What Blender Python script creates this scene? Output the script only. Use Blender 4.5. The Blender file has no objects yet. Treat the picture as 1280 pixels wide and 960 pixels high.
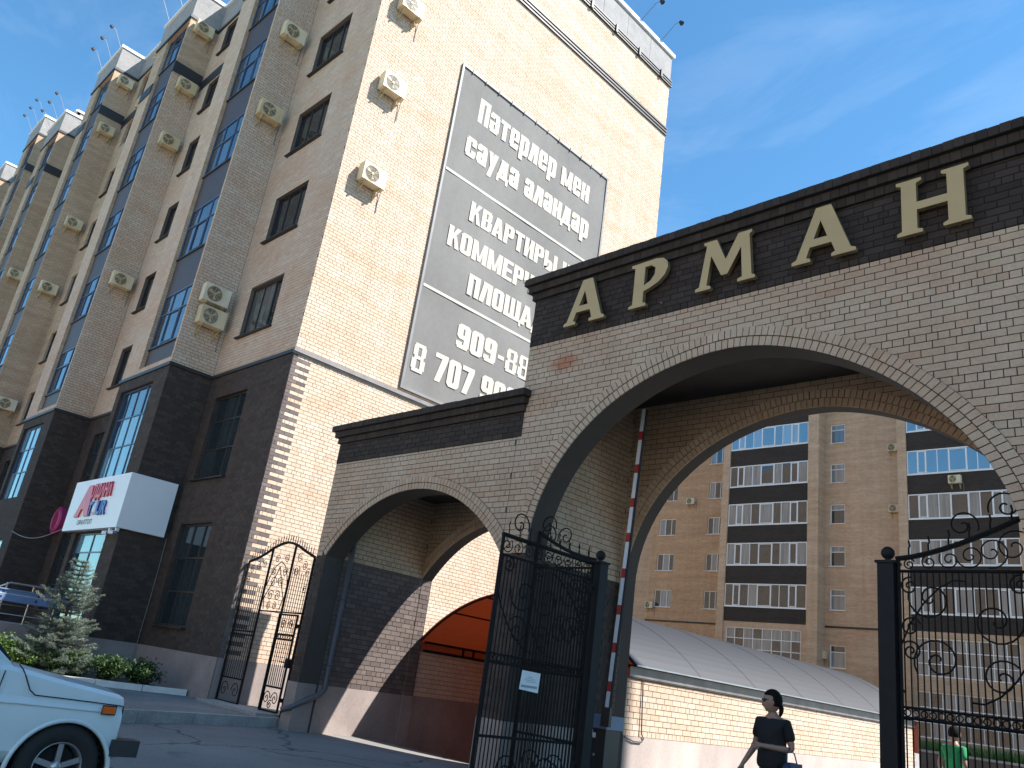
import bpy, bmesh, math, random
import numpy as np
from mathutils import Vector, Matrix

random.seed(7)
SC = bpy.context.scene
COL = SC.collection

# ------------------------------------------------------------------ camera
def cam_matrix(yaw, pitch, roll):
    cy, sy, cp, sp = math.cos(yaw), math.sin(yaw), math.cos(pitch), math.sin(pitch)
    f = Vector((sy*cp, cy*cp, sp)); r0 = Vector((cy, -sy, 0)); u0 = r0.cross(f)
    r = math.cos(roll)*r0 + math.sin(roll)*u0
    u = -math.sin(roll)*r0 + math.cos(roll)*u0
    m = Matrix(((r.x, u.x, -f.x), (r.y, u.y, -f.y), (r.z, u.z, -f.z)))
    return m.to_4x4()
EYE = Vector((0, 0, 1.4))
cam_data = bpy.data.cameras.new('camera')
cam = bpy.data.objects.new('camera', cam_data); COL.objects.link(cam)
cam.matrix_world = Matrix.Translation(EYE) @ cam_matrix(math.radians(-47.2615), math.radians(20.0301), math.radians(8.3389))
cam_data.sensor_width = 36.0
cam_data.lens = 1025.78/1280*36
cam_data.clip_start = 0.05; cam_data.clip_end = 3000
SC.camera = cam

# ------------------------------------------------------------------ sky, sun, exposure
SUN = Vector((1.0, 0.65, 1.38)).normalized()
SUN_EL = math.asin(SUN.z); SUN_AZ = math.atan2(SUN.x, SUN.y)
world = bpy.data.worlds.new('World'); SC.world = world; world.use_nodes = True
nt = world.node_tree; bg = nt.nodes['Background']
sky = nt.nodes.new('ShaderNodeTexSky'); sky.sky_type = 'NISHITA'; sky.sun_disc = False
sky.sun_elevation = SUN_EL; sky.sun_rotation = SUN_AZ
sky.altitude = 300; sky.air_density = 1.0; sky.dust_density = 0.1; sky.ozone_density = 2.0
tint = nt.nodes.new('ShaderNodeMix'); tint.data_type = 'RGBA'; tint.blend_type = 'MULTIPLY'; tint.inputs[0].default_value = 1.0
tint.inputs[7].default_value = (.84, 1.41, 1.56, 1)      # the camera's vivid rendering of the clear sky, the same over the whole dome
nt.links.new(sky.outputs[0], tint.inputs[6]); 
# faint high cirrus
tc = nt.nodes.new('ShaderNodeTexCoord'); mp = nt.nodes.new('ShaderNodeMapping'); mp.inputs['Scale'].default_value = (1.1, 3.2, 4.5); mp.inputs['Rotation'].default_value = (.3, .2, .6)
cn = nt.nodes.new('ShaderNodeTexNoise'); cn.inputs['Scale'].default_value = 2.1; cn.inputs['Detail'].default_value = 8; cn.inputs['Roughness'].default_value = .62; cn.inputs['Distortion'].default_value = .6
cr_ = nt.nodes.new('ShaderNodeValToRGB'); cr_.color_ramp.elements[0].position = .47; cr_.color_ramp.elements[0].color = (0, 0, 0, 1); cr_.color_ramp.elements[1].position = .80; cr_.color_ramp.elements[1].color = (.15, .15, .15, 1)
nt.links.new(tc.outputs['Generated'], mp.inputs[0]); nt.links.new(mp.outputs[0], cn.inputs['Vector']); nt.links.new(cn.outputs[0], cr_.inputs[0])
cl = nt.nodes.new('ShaderNodeMix'); cl.data_type = 'RGBA'; cl.inputs[7].default_value = (6.5, 7.6, 9.0, 1)
nt.links.new(cr_.outputs[0], cl.inputs[0]); nt.links.new(tint.outputs[2], cl.inputs[6])
nt.links.new(cl.outputs[2], bg.inputs[0]); bg.inputs[1].default_value = 0.078
sun_d = bpy.data.lights.new('sun', 'SUN'); sun_d.energy = 5.0; sun_d.angle = math.radians(0.5); sun_d.color = (1.0, 0.965, 0.92)
sun = bpy.data.objects.new('sun', sun_d); COL.objects.link(sun)
sun.rotation_euler = SUN.to_track_quat('Z', 'Y').to_euler(); sun.location = (20, 20, 60)
SC.view_settings.view_transform = 'Standard'; SC.view_settings.look = 'None'
SC.view_settings.gamma = 1.0; SC.view_settings.use_curve_mapping = False
SC.view_settings.exposure = 1.12

# ------------------------------------------------------------------ materials
M = {}
def newmat(name):
    m = bpy.data.materials.new(name); m.use_nodes = True
    M[name] = m
    return m, m.node_tree, m.node_tree.nodes['Principled BSDF']
def N(t, kind, **kw):
    n = t.nodes.new(kind)
    for k, v in kw.items(): setattr(n, k, v)
    return n
def math_n(t, op, a, b=None):
    n = N(t, 'ShaderNodeMath', operation=op)
    for i, v in enumerate((a, b)):
        if v is None: continue
        if isinstance(v, (int, float)): n.inputs[i].default_value = v
        else: t.links.new(v, n.inputs[i])
    return n.outputs[0]
def mixcol(t, blend, fac, a, b):
    n = N(t, 'ShaderNodeMix', data_type='RGBA', blend_type=blend)
    for i, v in ((0, fac), (6, a), (7, b)):
        if hasattr(v, 'node'): t.links.new(v, n.inputs[i])
        elif i == 0: n.inputs[0].default_value = v
        else: n.inputs[i].default_value = (*v, 1) if len(v) == 3 else v
    return n.outputs[2]
def noise(t, scale, detail=4, coord='Object', rough=.55, vec=None, stretch=None):
    n = N(t, 'ShaderNodeTexNoise'); n.inputs['Scale'].default_value = scale
    n.inputs['Detail'].default_value = detail; n.inputs['Roughness'].default_value = rough
    if vec is None:
        c = N(t, 'ShaderNodeTexCoord'); vec = c.outputs[coord]
    if stretch:
        mp = N(t, 'ShaderNodeMapping'); mp.inputs['Scale'].default_value = stretch
        t.links.new(vec, mp.inputs[0]); vec = mp.outputs[0]
    t.links.new(vec, n.inputs['Vector'])
    return n.outputs[0]
def ramp(t, fac, stops):
    r = N(t, 'ShaderNodeValToRGB'); e = r.color_ramp.elements
    while len(e) < len(stops): e.new(0.5)
    for i, (p, c) in enumerate(stops):
        e[i].position = p; e[i].color = (*c, 1) if len(c) == 3 else c
    t.links.new(fac, r.inputs[0])
    return r.outputs[0]
def worldpos(t):
    g = N(t, 'ShaderNodeNewGeometry'); return g.outputs['Position']
def bump_to(t, bs, h, strength=.3, dist=.01):
    b = N(t, 'ShaderNodeBump'); b.inputs['Strength'].default_value = strength; b.inputs['Distance'].default_value = dist
    t.links.new(h, b.inputs['Height']); t.links.new(b.outputs[0], bs.inputs['Normal'])

def plain(name, col, rough=.7, metal=0.0, var=.18, scale=3.0, fine=0.0, bump=0.0, spec=.5, stretch=None):
    m, t, b = newmat(name)
    p = worldpos(t)
    n = noise(t, scale, 5, vec=p, stretch=stretch)
    f = ramp(t, n, [(.3, (1-var,)*3), (.7, (1+var*.5,)*3)])
    c = mixcol(t, 'MULTIPLY', 1.0, col, f)
    if fine:
        n2 = noise(t, scale*18, 3, vec=p)
        f2 = ramp(t, n2, [(.35, (1-fine,)*3), (.65, (1+fine*.6,)*3)])
        c = mixcol(t, 'MULTIPLY', 1.0, c, f2)
    t.links.new(c, b.inputs['Base Color'])
    b.inputs['Roughness'].default_value = rough; b.inputs['Metallic'].default_value = metal
    b.inputs['Specular IOR Level'].default_value = spec
    if bump: bump_to(t, b, noise(t, scale*22, 4, vec=p), bump, .01)
    return m

def brickgeo(name, stops, stain=.25, stain_col=(.55, .42, .33), rough=.82, spot=None):
    """bricks that are real geometry: one random tone for each brick, broad weathering over all"""
    m, t, b = newmat(name)
    a = N(t, 'ShaderNodeAttribute', attribute_name='bt'); oi = N(t, 'ShaderNodeObjectInfo')
    v = math_n(t, 'FRACT', math_n(t, 'ADD', a.outputs['Fac'], oi.outputs['Random']))
    c = ramp(t, v, stops)
    p = worldpos(t)
    big = noise(t, .55, 6, vec=p, rough=.62, stretch=(.8, .8, 2.2))
    c = mixcol(t, 'MULTIPLY', ramp(t, big, [(.42, (0, 0, 0)), (.72, (stain,)*3)]), c, stain_col)
    stk = noise(t, 1.0, 5, vec=p, stretch=(2.6, 2.6, .10))
    c = mixcol(t, 'MULTIPLY', 1.0, c, ramp(t, stk, [(.30, (.94, .93, .92)), (.62, (1.02,)*3)]))
    if spot:
        sb = N(t, 'ShaderNodeVectorMath', operation='SUBTRACT'); t.links.new(p, sb.inputs[0]); sb.inputs[1].default_value = spot
        sc_ = N(t, 'ShaderNodeVectorMath', operation='MULTIPLY'); t.links.new(sb.outputs[0], sc_.inputs[0]); sc_.inputs[1].default_value = (1, 1, 1.9)
        ln = N(t, 'ShaderNodeVectorMath', operation='LENGTH'); t.links.new(sc_.outputs[0], ln.inputs[0])
        dd_ = math_n(t, 'ADD', ln.outputs['Value'], math_n(t, 'MULTIPLY', noise(t, 5, 4, vec=p), .45))
        c = mixcol(t, 'MULTIPLY', ramp(t, dd_, [(.38, (.85,)*3), (.62, (0, 0, 0))]), c, (.85, .46, .33))
    fine = noise(t, 45, 3, vec=p)
    c = mixcol(t, 'MULTIPLY', 1.0, c, ramp(t, fine, [(.3, (.86,)*3), (.7, (1.06,)*3)]))
    t.links.new(c, b.inputs['Base Color']); b.inputs['Roughness'].default_value = rough
    b.inputs['Specular IOR Level'].default_value = .3
    bump_to(t, b, noise(t, 120, 3, vec=p), .25, .004)
    return m
def bricktex(name, c1, c2, mortar, row=.098, width=.26, stain=.25, stain_col=(.6, .47, .38), rough=.85):
    """bricks too far away to be told apart: procedural, UV in metres"""
    m, t, b = newmat(name)
    uv = N(t, 'ShaderNodeUVMap', uv_map='UVMap')
    br = N(t, 'ShaderNodeTexBrick'); br.inputs['Scale'].default_value = 1.0
    br.inputs['Brick Width'].default_value = width; br.inputs['Row Height'].default_value = row
    br.inputs['Mortar Size'].default_value = .006; br.inputs['Mortar Smooth'].default_value = .25
    br.inputs['Bias'].default_value = 0.0
    br.inputs['Color1'].default_value = (*c1, 1); br.inputs['Color2'].default_value = (*c2, 1); br.inputs['Mortar'].default_value = (*mortar, 1)
    t.links.new(uv.outputs[0], br.inputs['Vector'])
    p = worldpos(t)
    big = noise(t, .4, 6, vec=p, rough=.62)
    c = mixcol(t, 'MULTIPLY', ramp(t, big, [(.4, (0, 0, 0)), (.72, (stain,)*3)]), br.outputs['Color'], stain_col)
    stk = noise(t, 1.0, 5, vec=p, stretch=(2.6, 2.6, .10))
    c = mixcol(t, 'MULTIPLY', 1.0, c, ramp(t, stk, [(.30, (.92, .91, .90)), (.62, (1.02,)*3)]))
    # rows of bricks from different batches
    band = noise(t, 2.2, 2, vec=p, stretch=(.12, .12, 1.6))
    c = mixcol(t, 'MULTIPLY', 1.0, c, ramp(t, band, [(.32, (.87, .86, .85)), (.68, (1.05, 1.05, 1.05))]))
    t.links.new(c, b.inputs['Base Color']); b.inputs['Roughness'].default_value = rough
    b.inputs['Specular IOR Level'].default_value = .3
    inv = math_n(t, 'SUBTRACT', 1.0, br.outputs['Fac'])
    bump_to(t, b, inv, .6, .008)
    return m

brickgeo('brick_cream', [(0, (.54, .42, .325)), (.3, (.595, .472, .365)), (.6, (.57, .435, .325)), (.85, (.62, .51, .41)), (1, (.56, .40, .29))], stain=.6, stain_col=(.93, .74, .62))
brickgeo('brick_gate', [(0, (.475, .375, .275)), (.35, (.515, .405, .30)), (.62, (.49, .39, .29)), (.85, (.545, .43, .325)), (1, (.465, .335, .24))], stain=.45, stain_col=(.78, .55, .42), spot=(-8.95, 9.39, 6.62))
brickgeo('brick_dark', [(0, (.050, .038, .033)), (.5, (.064, .048, .041)), (1, (.080, .060, .050))], stain=.3)
brickgeo('brick_black', [(0, (.034, .025, .021)), (.5, (.044, .033, .027)), (1, (.056, .042, .035))], stain=.2)
brickgeo('brick_dark_sunlit', [(0, (.115, .092, .086)), (.5, (.145, .117, .108)), (1, (.175, .142, .128))], stain=.3)  # lighter copy of the dark brick, sunlight put into its colour
bricktex('cream_wall', (.54, .405, .285), (.48, .345, .235), (.20, .145, .11))
bricktex('gate_wall', (.45, .345, .245), (.40, .30, .21), (.09, .07, .06))
bricktex('dark_wall', (.052, .040, .035), (.070, .053, .045), (.030, .024, .021))
bricktex('brown_wall', (.62, .39, .23), (.53, .32, .18), (.36, .235, .15), stain=.35, stain_col=(.8, .62, .48))
bricktex('mid_wall', (.64, .44, .29), (.55, .37, .235), (.40, .285, .20), stain=.3, stain_col=(.8, .66, .52))
bricktex('spandrel_dark', (.048, .037, .030), (.060, .047, .038), (.028, .022, .018), row=.098)
plain('bounce_plaster', (.74, .60, .43), .9, var=.1, scale=.5)
plain('mortar_dark', (.055, .047, .042), .9)
plain('mortar_light', (.20, .165, .135), .9)
plain('mortar_brown', (.13, .10, .08), .9)
plain('mortar_black', (.012, .011, .011), .9)
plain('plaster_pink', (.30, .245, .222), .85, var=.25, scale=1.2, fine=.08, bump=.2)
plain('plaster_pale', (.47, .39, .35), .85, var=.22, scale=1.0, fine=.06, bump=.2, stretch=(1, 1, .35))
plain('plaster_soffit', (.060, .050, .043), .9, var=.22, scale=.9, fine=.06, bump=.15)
plain('plaster_parapet', (.32, .305, .295), .95, var=.15, scale=2, fine=.3, bump=.5)
plain('panel_mauve', (.070, .049, .045), .55, var=.12, scale=.8)
plain('trim_black', (.022, .021, .022), .5, var=.2)
plain('trim_grey', (.20, .19, .19), .5, var=.15)
plain('coping_white', (.80, .80, .80), .5, var=.08)
plain('frame_dark', (.028, .026, .027), .45, var=.1)
plain('frame_blue', (.055, .085, .15), .4, var=.1)
plain('frame_white', (.82, .80, .77), .4, var=.06)
def asphalt():
    m, t, b = newmat('asphalt'); p = worldpos(t)
    c = mixcol(t, 'MULTIPLY', 1.0, (.24, .226, .21), ramp(t, noise(t, .35, 6, vec=p), [(.3, (.72,)*3), (.7, (1.15,)*3)]))
    c = mixcol(t, 'MULTIPLY', 1.0, c, ramp(t, noise(t, 60, 3, vec=p), [(.32, (.68,)*3), (.68, (1.2,)*3)]))
    vo = N(t, 'ShaderNodeTexVoronoi', feature='DISTANCE_TO_EDGE'); vo.inputs['Scale'].default_value = .33
    wv = N(t, 'ShaderNodeVectorMath', operation='ADD'); nz = N(t, 'ShaderNodeTexNoise'); nz.inputs['Scale'].default_value = 1.4; nz.inputs['Detail'].default_value = 6
    t.links.new(p, nz.inputs['Vector']); t.links.new(p, wv.inputs[0]); t.links.new(nz.outputs['Color'], wv.inputs[1]); t.links.new(wv.outputs[0], vo.inputs['Vector'])
    c = mixcol(t, 'MULTIPLY', 1.0, c, ramp(t, vo.outputs['Distance'], [(.004, (.35,)*3), (.014, (1,)*3)]))
    c = mixcol(t, 'MULTIPLY', 1.0, c, ramp(t, noise(t, 1.7, 4, vec=p), [(.62, (1,)*3), (.72, (.7,)*3)]))
    t.links.new(c, b.inputs['Base Color']); b.inputs['Roughness'].default_value = .92
    bump_to(t, b, noise(t, 70, 4, vec=p), .5, .01)
asphalt()
plain('courtyard', (.30, .29, .275), .9, var=.2, scale=.4, fine=.12, bump=.3)
plain('bounce_paving', (.46, .395, .31), .95, var=.15, scale=.3, fine=.1)
plain('paving', (.22, .21, .20), .9, var=.25, scale=.8, fine=.2, bump=.4)
plain('kerb_stone', (.36, .355, .34), .9, var=.35, scale=2.4, fine=.2, bump=.5)
plain('white_kerb', (.70, .69, .66), .8, var=.15, scale=4, fine=.06)
plain('soil', (.09, .065, .045), .95, var=.3, scale=3, fine=.3, bump=.6)
plain('iron_black', (.010, .0095, .0095), .75, var=.3, scale=6, spec=.2)
plain('iron_blue', (.010, .010, .012), .65, var=.2, scale=6, spec=.3)
plain('letter_gold', (.50, .36, .17), .45, var=.08, scale=2, metal=.1)
plain('letter_edge', (.20, .145, .07), .45, var=.1)
def ac_mat():
    m, t, b = newmat('ac_cream'); oi = N(t, 'ShaderNodeObjectInfo'); p = worldpos(t)
    c = ramp(t, oi.outputs['Random'], [(0, (.66, .54, .33)), (.35, (.70, .61, .42)), (.6, (.60, .47, .27)), (.85, (.72, .66, .52)), (1, (.64, .52, .30))])
    c = mixcol(t, 'MULTIPLY', 1.0, c, ramp(t, noise(t, 2.4, 6, vec=p, stretch=(1, 1, .35)), [(.3, (.74, .70, .64)), (.66, (1.03,)*3)]))
    t.links.new(c, b.inputs['Base Color']); b.inputs['Roughness'].default_value = .5
ac_mat()
plain('ac_dark', (.055, .053, .048), .5, var=.2)
plain('ac_bracket', (.45, .36, .20), .5, var=.15)
plain('sign_white', (.78, .79, .81), .35, var=.05, scale=1)
plain('sign_red', (.62, .03, .06), .35, var=.05)
plain('sign_pink', (.60, .20, .25), .4, var=.05)
plain('sign_blue', (.012, .04, .30), .35, var=.05)
plain('sign_globe', (.55, .66, .74), .35, var=.15, scale=12)
plain('sign_black', (.03, .04, .045), .5, var=.05)
plain('sign_magenta', (.42, .035, .16), .35, var=.1)
plain('banner_grey', (.195, .188, .178), .85, spec=.15, bump=.0, var=.22, scale=.35, fine=.04, stretch=(1, 1, .5))
plain('banner_print', (.50, .45, .375), .8, var=.08, scale=1)
plain('banner_line', (.44, .41, .36), .6, var=.06)
plain('galvanised', (.36, .36, .37), .38, metal=.5, var=.18, scale=3)
plain('flashing_rust', (.21, .185, .175), .5, metal=.2, var=.3, scale=2.5)
plain('steel_rail', (.52, .51, .50), .28, metal=.85, var=.1)
plain('beam_blue', (.15, .22, .37), .35, var=.12, scale=3)
plain('boom_white', (.66, .72, .80), .4, var=.06)
plain('boom_red', (.38, .03, .03), .45, var=.1)
plain('cabinet_blue', (.13, .19, .32), .4, var=.1)
plain('cabinet_dark', (.018, .019, .022), .45, var=.2)
plain('paper', (.72, .76, .78), .6, var=.06, scale=9)
plain('paper_print', (.25, .32, .38), .6, var=.1)
plain('downpipe', (.10, .095, .10), .45, var=.15)
plain('cable_grey', (.24, .23, .21), .6, var=.1)
plain('rubber', (.018, .018, .019), .8, var=.2, scale=8, bump=.2)
plain('alloy', (.46, .47, .50), .3, metal=.8, var=.1)
plain('bumper_black', (.030, .031, .034), .6, var=.15, scale=6, bump=.15)
plain('wheelhouse', (.010, .010, .011), .9)
plain('blinker_amber', (.72, .13, .015), .25, var=.05)
plain('lamp_glass', (.62, .66, .70), .1, var=.05)
plain('chrome', (.6, .6, .62), .15, metal=1.0, var=.03)
plain('skin', (.30, .185, .135), .55, var=.08, scale=8)
plain('cloth_black', (.010, .010, .012), .9, var=.3, scale=7, bump=.3)
plain('cloth_dark', (.022, .022, .027), .9, var=.3, scale=6, bump=.3)
plain('cloth_green', (.02, .30, .11), .85, var=.25, scale=6, bump=.3)
plain('hair_black', (.008, .006, .005), .8, var=.4, scale=40, bump=.4, spec=.15)
plain('bag_navy', (.018, .028, .075), .45, var=.2, scale=8)
plain('bag_blue', (.04, .055, .13), .5, var=.15)
plain('bark', (.09, .062, .042), .95, var=.35, scale=10, bump=.8)
plain('concrete', (.33, .315, .295), .9, var=.22, scale=.9, fine=.12, bump=.3)
plain('brownstone', (.12, .095, .082), .85, var=.2, scale=1.2, fine=.1)
plain('roofing', (.08, .08, .082), .9, var=.2)

def carpaint():
    m, t, b = newmat('car_paint')
    p = worldpos(t)
    n = noise(t, 1.6, 5, vec=p); c = mixcol(t, 'MULTIPLY', 1.0, (.60, .70, .73), ramp(t, n, [(.3, (.93,)*3), (.7, (1.02,)*3)]))
    # road dust towards the sills, patchy
    sx = N(t, 'ShaderNodeSeparateXYZ'); t.links.new(p, sx.inputs[0])
    low = ramp(t, math_n(t, 'ADD', math_n(t, 'MULTIPLY', sx.outputs[2], -1.6), math_n(t, 'MULTIPLY', noise(t, 9, 5, vec=p), .9)), [(.0, (0, 0, 0)), (.55, (.28,)*3)])
    c = mixcol(t, 'MIX', low, c, (.24, .21, .18))
    t.links.new(c, b.inputs['Base Color']); b.inputs['Roughness'].default_value = .28
    b.inputs['Coat Weight'].default_value = .5; b.inputs['Coat Roughness'].default_value = .08
carpaint()

def glass(name, dark, light, share, ior=1.9, rough=.03, tint=None):
    """window pane: dark room behind, or a pale curtain close behind the glass; reflects the sky"""
    m, t, b = newmat(name)
    oi = N(t, 'ShaderNodeObjectInfo')
    p = worldpos(t)
    fold = noise(t, 5.5, 3, vec=p, stretch=(1, 1, .06))
    cur = mixcol(t, 'MULTIPLY', 1.0, light, ramp(t, fold, [(.35, (.6,)*3), (.65, (1,)*3)]))
    sel = ramp(t, oi.outputs['Random'], [(max(0, share-.02), (1, 1, 1)), (min(1, share+.02), (0, 0, 0))])
    t.links.new(mixcol(t, 'MIX', sel, dark, cur), b.inputs['Base Color'])
    b.inputs['Roughness'].default_value = rough; b.inputs['IOR'].default_value = ior
    wob = noise(t, 1.3, 2, vec=p)
    bump_to(t, b, wob, .03, .05)
glass('glass_flat', (.012, .016, .02), (.12, .125, .125), .35, 1.75)
glass('glass_teal', (.014, .022, .026), (.03, .045, .05), .5, 1.9)
glass('glass_bay', (.012, .02, .035), (.06, .09, .13), .25, 2.4)
glass('glass_shop', (.02, .05, .08), (.20, .38, .46), .6, 2.3)
glass('glass_back', (.03, .035, .04), (.26, .265, .265), .42, 1.9)
glass('glass_blue', (.02, .03, .045), (.20, .21, .22), .18, 3.4)
glass('glass_car', (.008, .010, .011), (.008, .010, .011), 0, 1.55)

def canopy_mat():
    m, t, b = newmat('polycarbonate')
    t.nodes.remove(b); out = t.nodes['Material Output']
    p = worldpos(t)
    d = N(t, 'ShaderNodeBsdfDiffuse'); tr = N(t, 'ShaderNodeBsdfTranslucent'); g = N(t, 'ShaderNodeBsdfGlossy')
    dust = ramp(t, noise(t, .7, 6, vec=p), [(.3, (.066, .056, .056)), (.7, (.090, .077, .077))])
    t.links.new(dust, d.inputs[0]); tr.inputs[0].default_value = (.068, .0095, .002, 1)
    g.inputs['Roughness'].default_value = .5; g.inputs['Color'].default_value = (.12, .12, .125, 1)
    a = N(t, 'ShaderNodeAddShader'); t.links.new(d.outputs[0], a.inputs[0]); t.links.new(tr.outputs[0], a.inputs[1])
    fr = N(t, 'ShaderNodeFresnel'); fr.inputs[0].default_value = 1.3
    mx = N(t, 'ShaderNodeMixShader'); t.links.new(fr.outputs[0], mx.inputs[0]); t.links.new(a.outputs[0], mx.inputs[1]); t.links.new(g.outputs[0], mx.inputs[2])
    t.links.new(mx.outputs[0], out.inputs[0])
canopy_mat()

def leafmat(name, c1, c2, trans, rough=.55):
    m, t, b = newmat(name)
    a = N(t, 'ShaderNodeAttribute', attribute_name='bt')
    c = ramp(t, a.outputs['Fac'], [(0, c1), (1, c2)])
    t.links.new(c, b.inputs['Base Color']); b.inputs['Roughness'].default_value = rough
    out = t.nodes['Material Output']; tr = N(t, 'ShaderNodeBsdfTranslucent'); t.links.new(c, tr.inputs[0])
    mx = N(t, 'ShaderNodeMixShader'); mx.inputs[0].default_value = trans
    t.links.new(b.outputs[0], mx.inputs[1]); t.links.new(tr.outputs[0], mx.inputs[2]); t.links.new(mx.outputs[0], out.inputs[0])
leafmat('spruce_needles', (.055, .08, .055), (.23, .27, .215), .15)
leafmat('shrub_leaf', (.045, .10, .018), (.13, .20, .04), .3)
leafmat('shrub_leaf_shaded', (.025, .06, .018), (.06, .11, .03), .25)  # leaf copy darkened to stand in for the building's shade
leafmat('grass_blade', (.05, .12, .02), (.13, .22, .05), .3)

# ------------------------------------------------------------------ mesh helpers
class MB:
    def __init__(s): s.v, s.f, s.uv, s.m, s.bt, s.mats = [], [], [], [], [], []
    def mi(s, mat):
        if mat is None: return 0
        if mat not in s.mats: s.mats.append(mat)
        return s.mats.index(mat)
    def poly(s, pts, mat=None, uv=None, bt=0.0):
        n = len(s.v); s.v.extend(tuple(p) for p in pts); s.f.append(tuple(range(n, n+len(pts))))
        s.uv.extend(uv if uv else [(p[0]+p[1], p[2]) for p in pts]); s.m.append(s.mi(mat)); s.bt.append(bt)
    def box(s, x0, x1, y0, y1, z0, z1, mat=None, bt=0.0, skip=''):
        a = [(x0,y0,z0),(x1,y0,z0),(x1,y1,z0),(x0,y1,z0),(x0,y0,z1),(x1,y0,z1),(x1,y1,z1),(x0,y1,z1)]
        F = {'b':(3,2,1,0),'t':(4,5,6,7),'f':(0,1,5,4),'k':(2,3,7,6),'l':(3,0,4,7),'r':(1,2,6,5)}
        for k, f in F.items():
            if k in skip: continue
            q = [a[i] for i in f]
            uv = [(p[0], p[2]) for p in q] if k in 'fk' else [(p[1], p[2]) for p in q] if k in 'lr' else [(p[0], p[1]) for p in q]
            s.poly(q, mat, uv, bt)
    def obox(s, c, u, v, w, mat=None, bt=0.0):
        c, u, v, w = Vector(c), Vector(u), Vector(v), Vector(w)   # half extents as vectors
        a = [c-u-v-w, c+u-v-w, c+u+v-w, c-u+v-w, c-u-v+w, c+u-v+w, c+u+v+w, c-u+v+w]
        for f in ((3,2,1,0),(4,5,6,7),(0,1,5,4),(2,3,7,6),(3,0,4,7),(1,2,6,5)): s.poly([a[i] for i in f], mat, None, bt)
    def tube(s, pts, r, n=6, mat=None, closed=False, caps=True, r1=None):
        pts = [Vector(p) for p in pts]; L = len(pts); rings = []
        up = None
        for i, p in enumerate(pts):
            a = pts[(i-1) % L] if (i > 0 or closed) else p
            b = pts[(i+1) % L] if (i < L-1 or closed) else p
            d = (b-a)
            if d.length < 1e-9: d = Vector((0, 0, 1))
            d.normalize()
            if up is None:
                up = d.cross(Vector((0, 0, 1)))
                if up.length < .1: up = d.cross(Vector((1, 0, 0)))
                up.normalize()
            up = (up - d*up.dot(d))
            if up.length < 1e-6: up = d.orthogonal()
            up.normalize()
            w = d.cross(up)
            rr = r if r1 is None else r + (r1-r)*i/(L-1)
            base = len(s.v)
            for k in range(n):
                t = 2*math.pi*k/n
                s.v.append(tuple(p + up*(rr*math.cos(t)) + w*(rr*math.sin(t))))
            rings.append(base)
        segs = L if closed else L-1
        mi = s.mi(mat)
        for i in range(segs):
            A, B = rings[i], rings[(i+1) % L]
            for k in range(n):
                q = (A+k, A+(k+1) % n, B+(k+1) % n, B+k)
                s.f.append(q); s.uv.extend([(0, 0)]*4); s.m.append(mi); s.bt.append(0.0)
        if caps and not closed:
            s.f.append(tuple(rings[0]+k for k in reversed(range(n)))); s.uv.extend([(0, 0)]*n); s.m.append(mi); s.bt.append(0.0)
            s.f.append(tuple(rings[-1]+k for k in range(n))); s.uv.extend([(0, 0)]*n); s.m.append(mi); s.bt.append(0.0)
    def lathe(s, c, axis, prof, n=16, mat=None):
        c, ax = Vector(c), Vector(axis).normalized(); e1 = ax.orthogonal().normalized(); e2 = ax.cross(e1)
        mi = s.mi(mat); rings = []
        for (a, r) in prof:
            base = len(s.v)
            for k in range(n):
                t = 2*math.pi*k/n
                s.v.append(tuple(c + ax*a + e1*(r*math.cos(t)) + e2*(r*math.sin(t))))
            rings.append(base)
        for i in range(len(prof)-1):
            for k in range(n):
                s.f.append((rings[i]+k, rings[i]+(k+1) % n, rings[i+1]+(k+1) % n, rings[i+1]+k)); s.uv.extend([(0, 0)]*4); s.m.append(mi); s.bt.append(0.0)
    def prism(s, pts2, frame, depth, mat=None, side=None):
        """extrude a 2D outline; frame = (origin, u, v, n); front at origin + n*depth"""
        o, u, v, n = [Vector(q) for q in frame]
        a = [o+u*p[0]+v*p[1] for p in pts2]; b = [p+n*depth for p in a]; L = len(pts2)
        s.poly(b, mat); s.poly(list(reversed(a)), side or mat)
        for i in range(L):
            j = (i+1) % L
            s.poly([a[i], a[j], b[j], b[i]], side or mat)
    def mesh(s, name, mat=None, smooth=False):
        me = bpy.data.meshes.new(name); me.from_pydata(s.v, [], s.f)
        names = s.mats if s.mats else [mat]
        for k in names: me.materials.append(M[k])
        uvl = me.uv_layers.new(name='UVMap')
        if s.uv: uvl.data.foreach_set('uv', np.array(s.uv, dtype=np.float32).ravel())
        me.polygons.foreach_set('material_index', np.array(s.m, dtype=np.int32))
        if any(s.bt):
            at = me.attributes.new('bt', 'FLOAT', 'FACE'); at.data.foreach_set('value', np.array(s.bt, dtype=np.float32))
        if smooth: me.polygons.foreach_set('use_smooth', np.ones(len(s.f), dtype=bool))
        me.update(); return me
    def build(s, name, mat=None, parent=None, smooth=False, kind=None):
        return link(name, s.mesh(name, mat, smooth), parent, kind)
def link(name, me, parent=None, kind=None):
    o = bpy.data.objects.new(name, me); COL.objects.link(o)
    if parent is not None:
        o.parent = parent; o.matrix_parent_inverse = Matrix.Translation(-Vector(parent.location)) if parent.type == 'EMPTY' and not parent.get('turned') else parent.matrix_world.inverted()
    if kind: o['kind'] = kind
    return o
def tag(o, label, cat, group=None):
    o['label'] = label; o['category'] = cat
    if group: o['group'] = group
    return o
def thing(name, label, cat, loc=(0, 0, 0), group=None):
    o = bpy.data.objects.new(name, None); COL.objects.link(o); o.location = loc; o.empty_display_size = .2
    return tag(o, label, cat, group)
def local(name, me, parent):        # mesh given in the parent's own coordinates
    o = bpy.data.objects.new(name, me); COL.objects.link(o); o.parent = parent; return o
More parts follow.
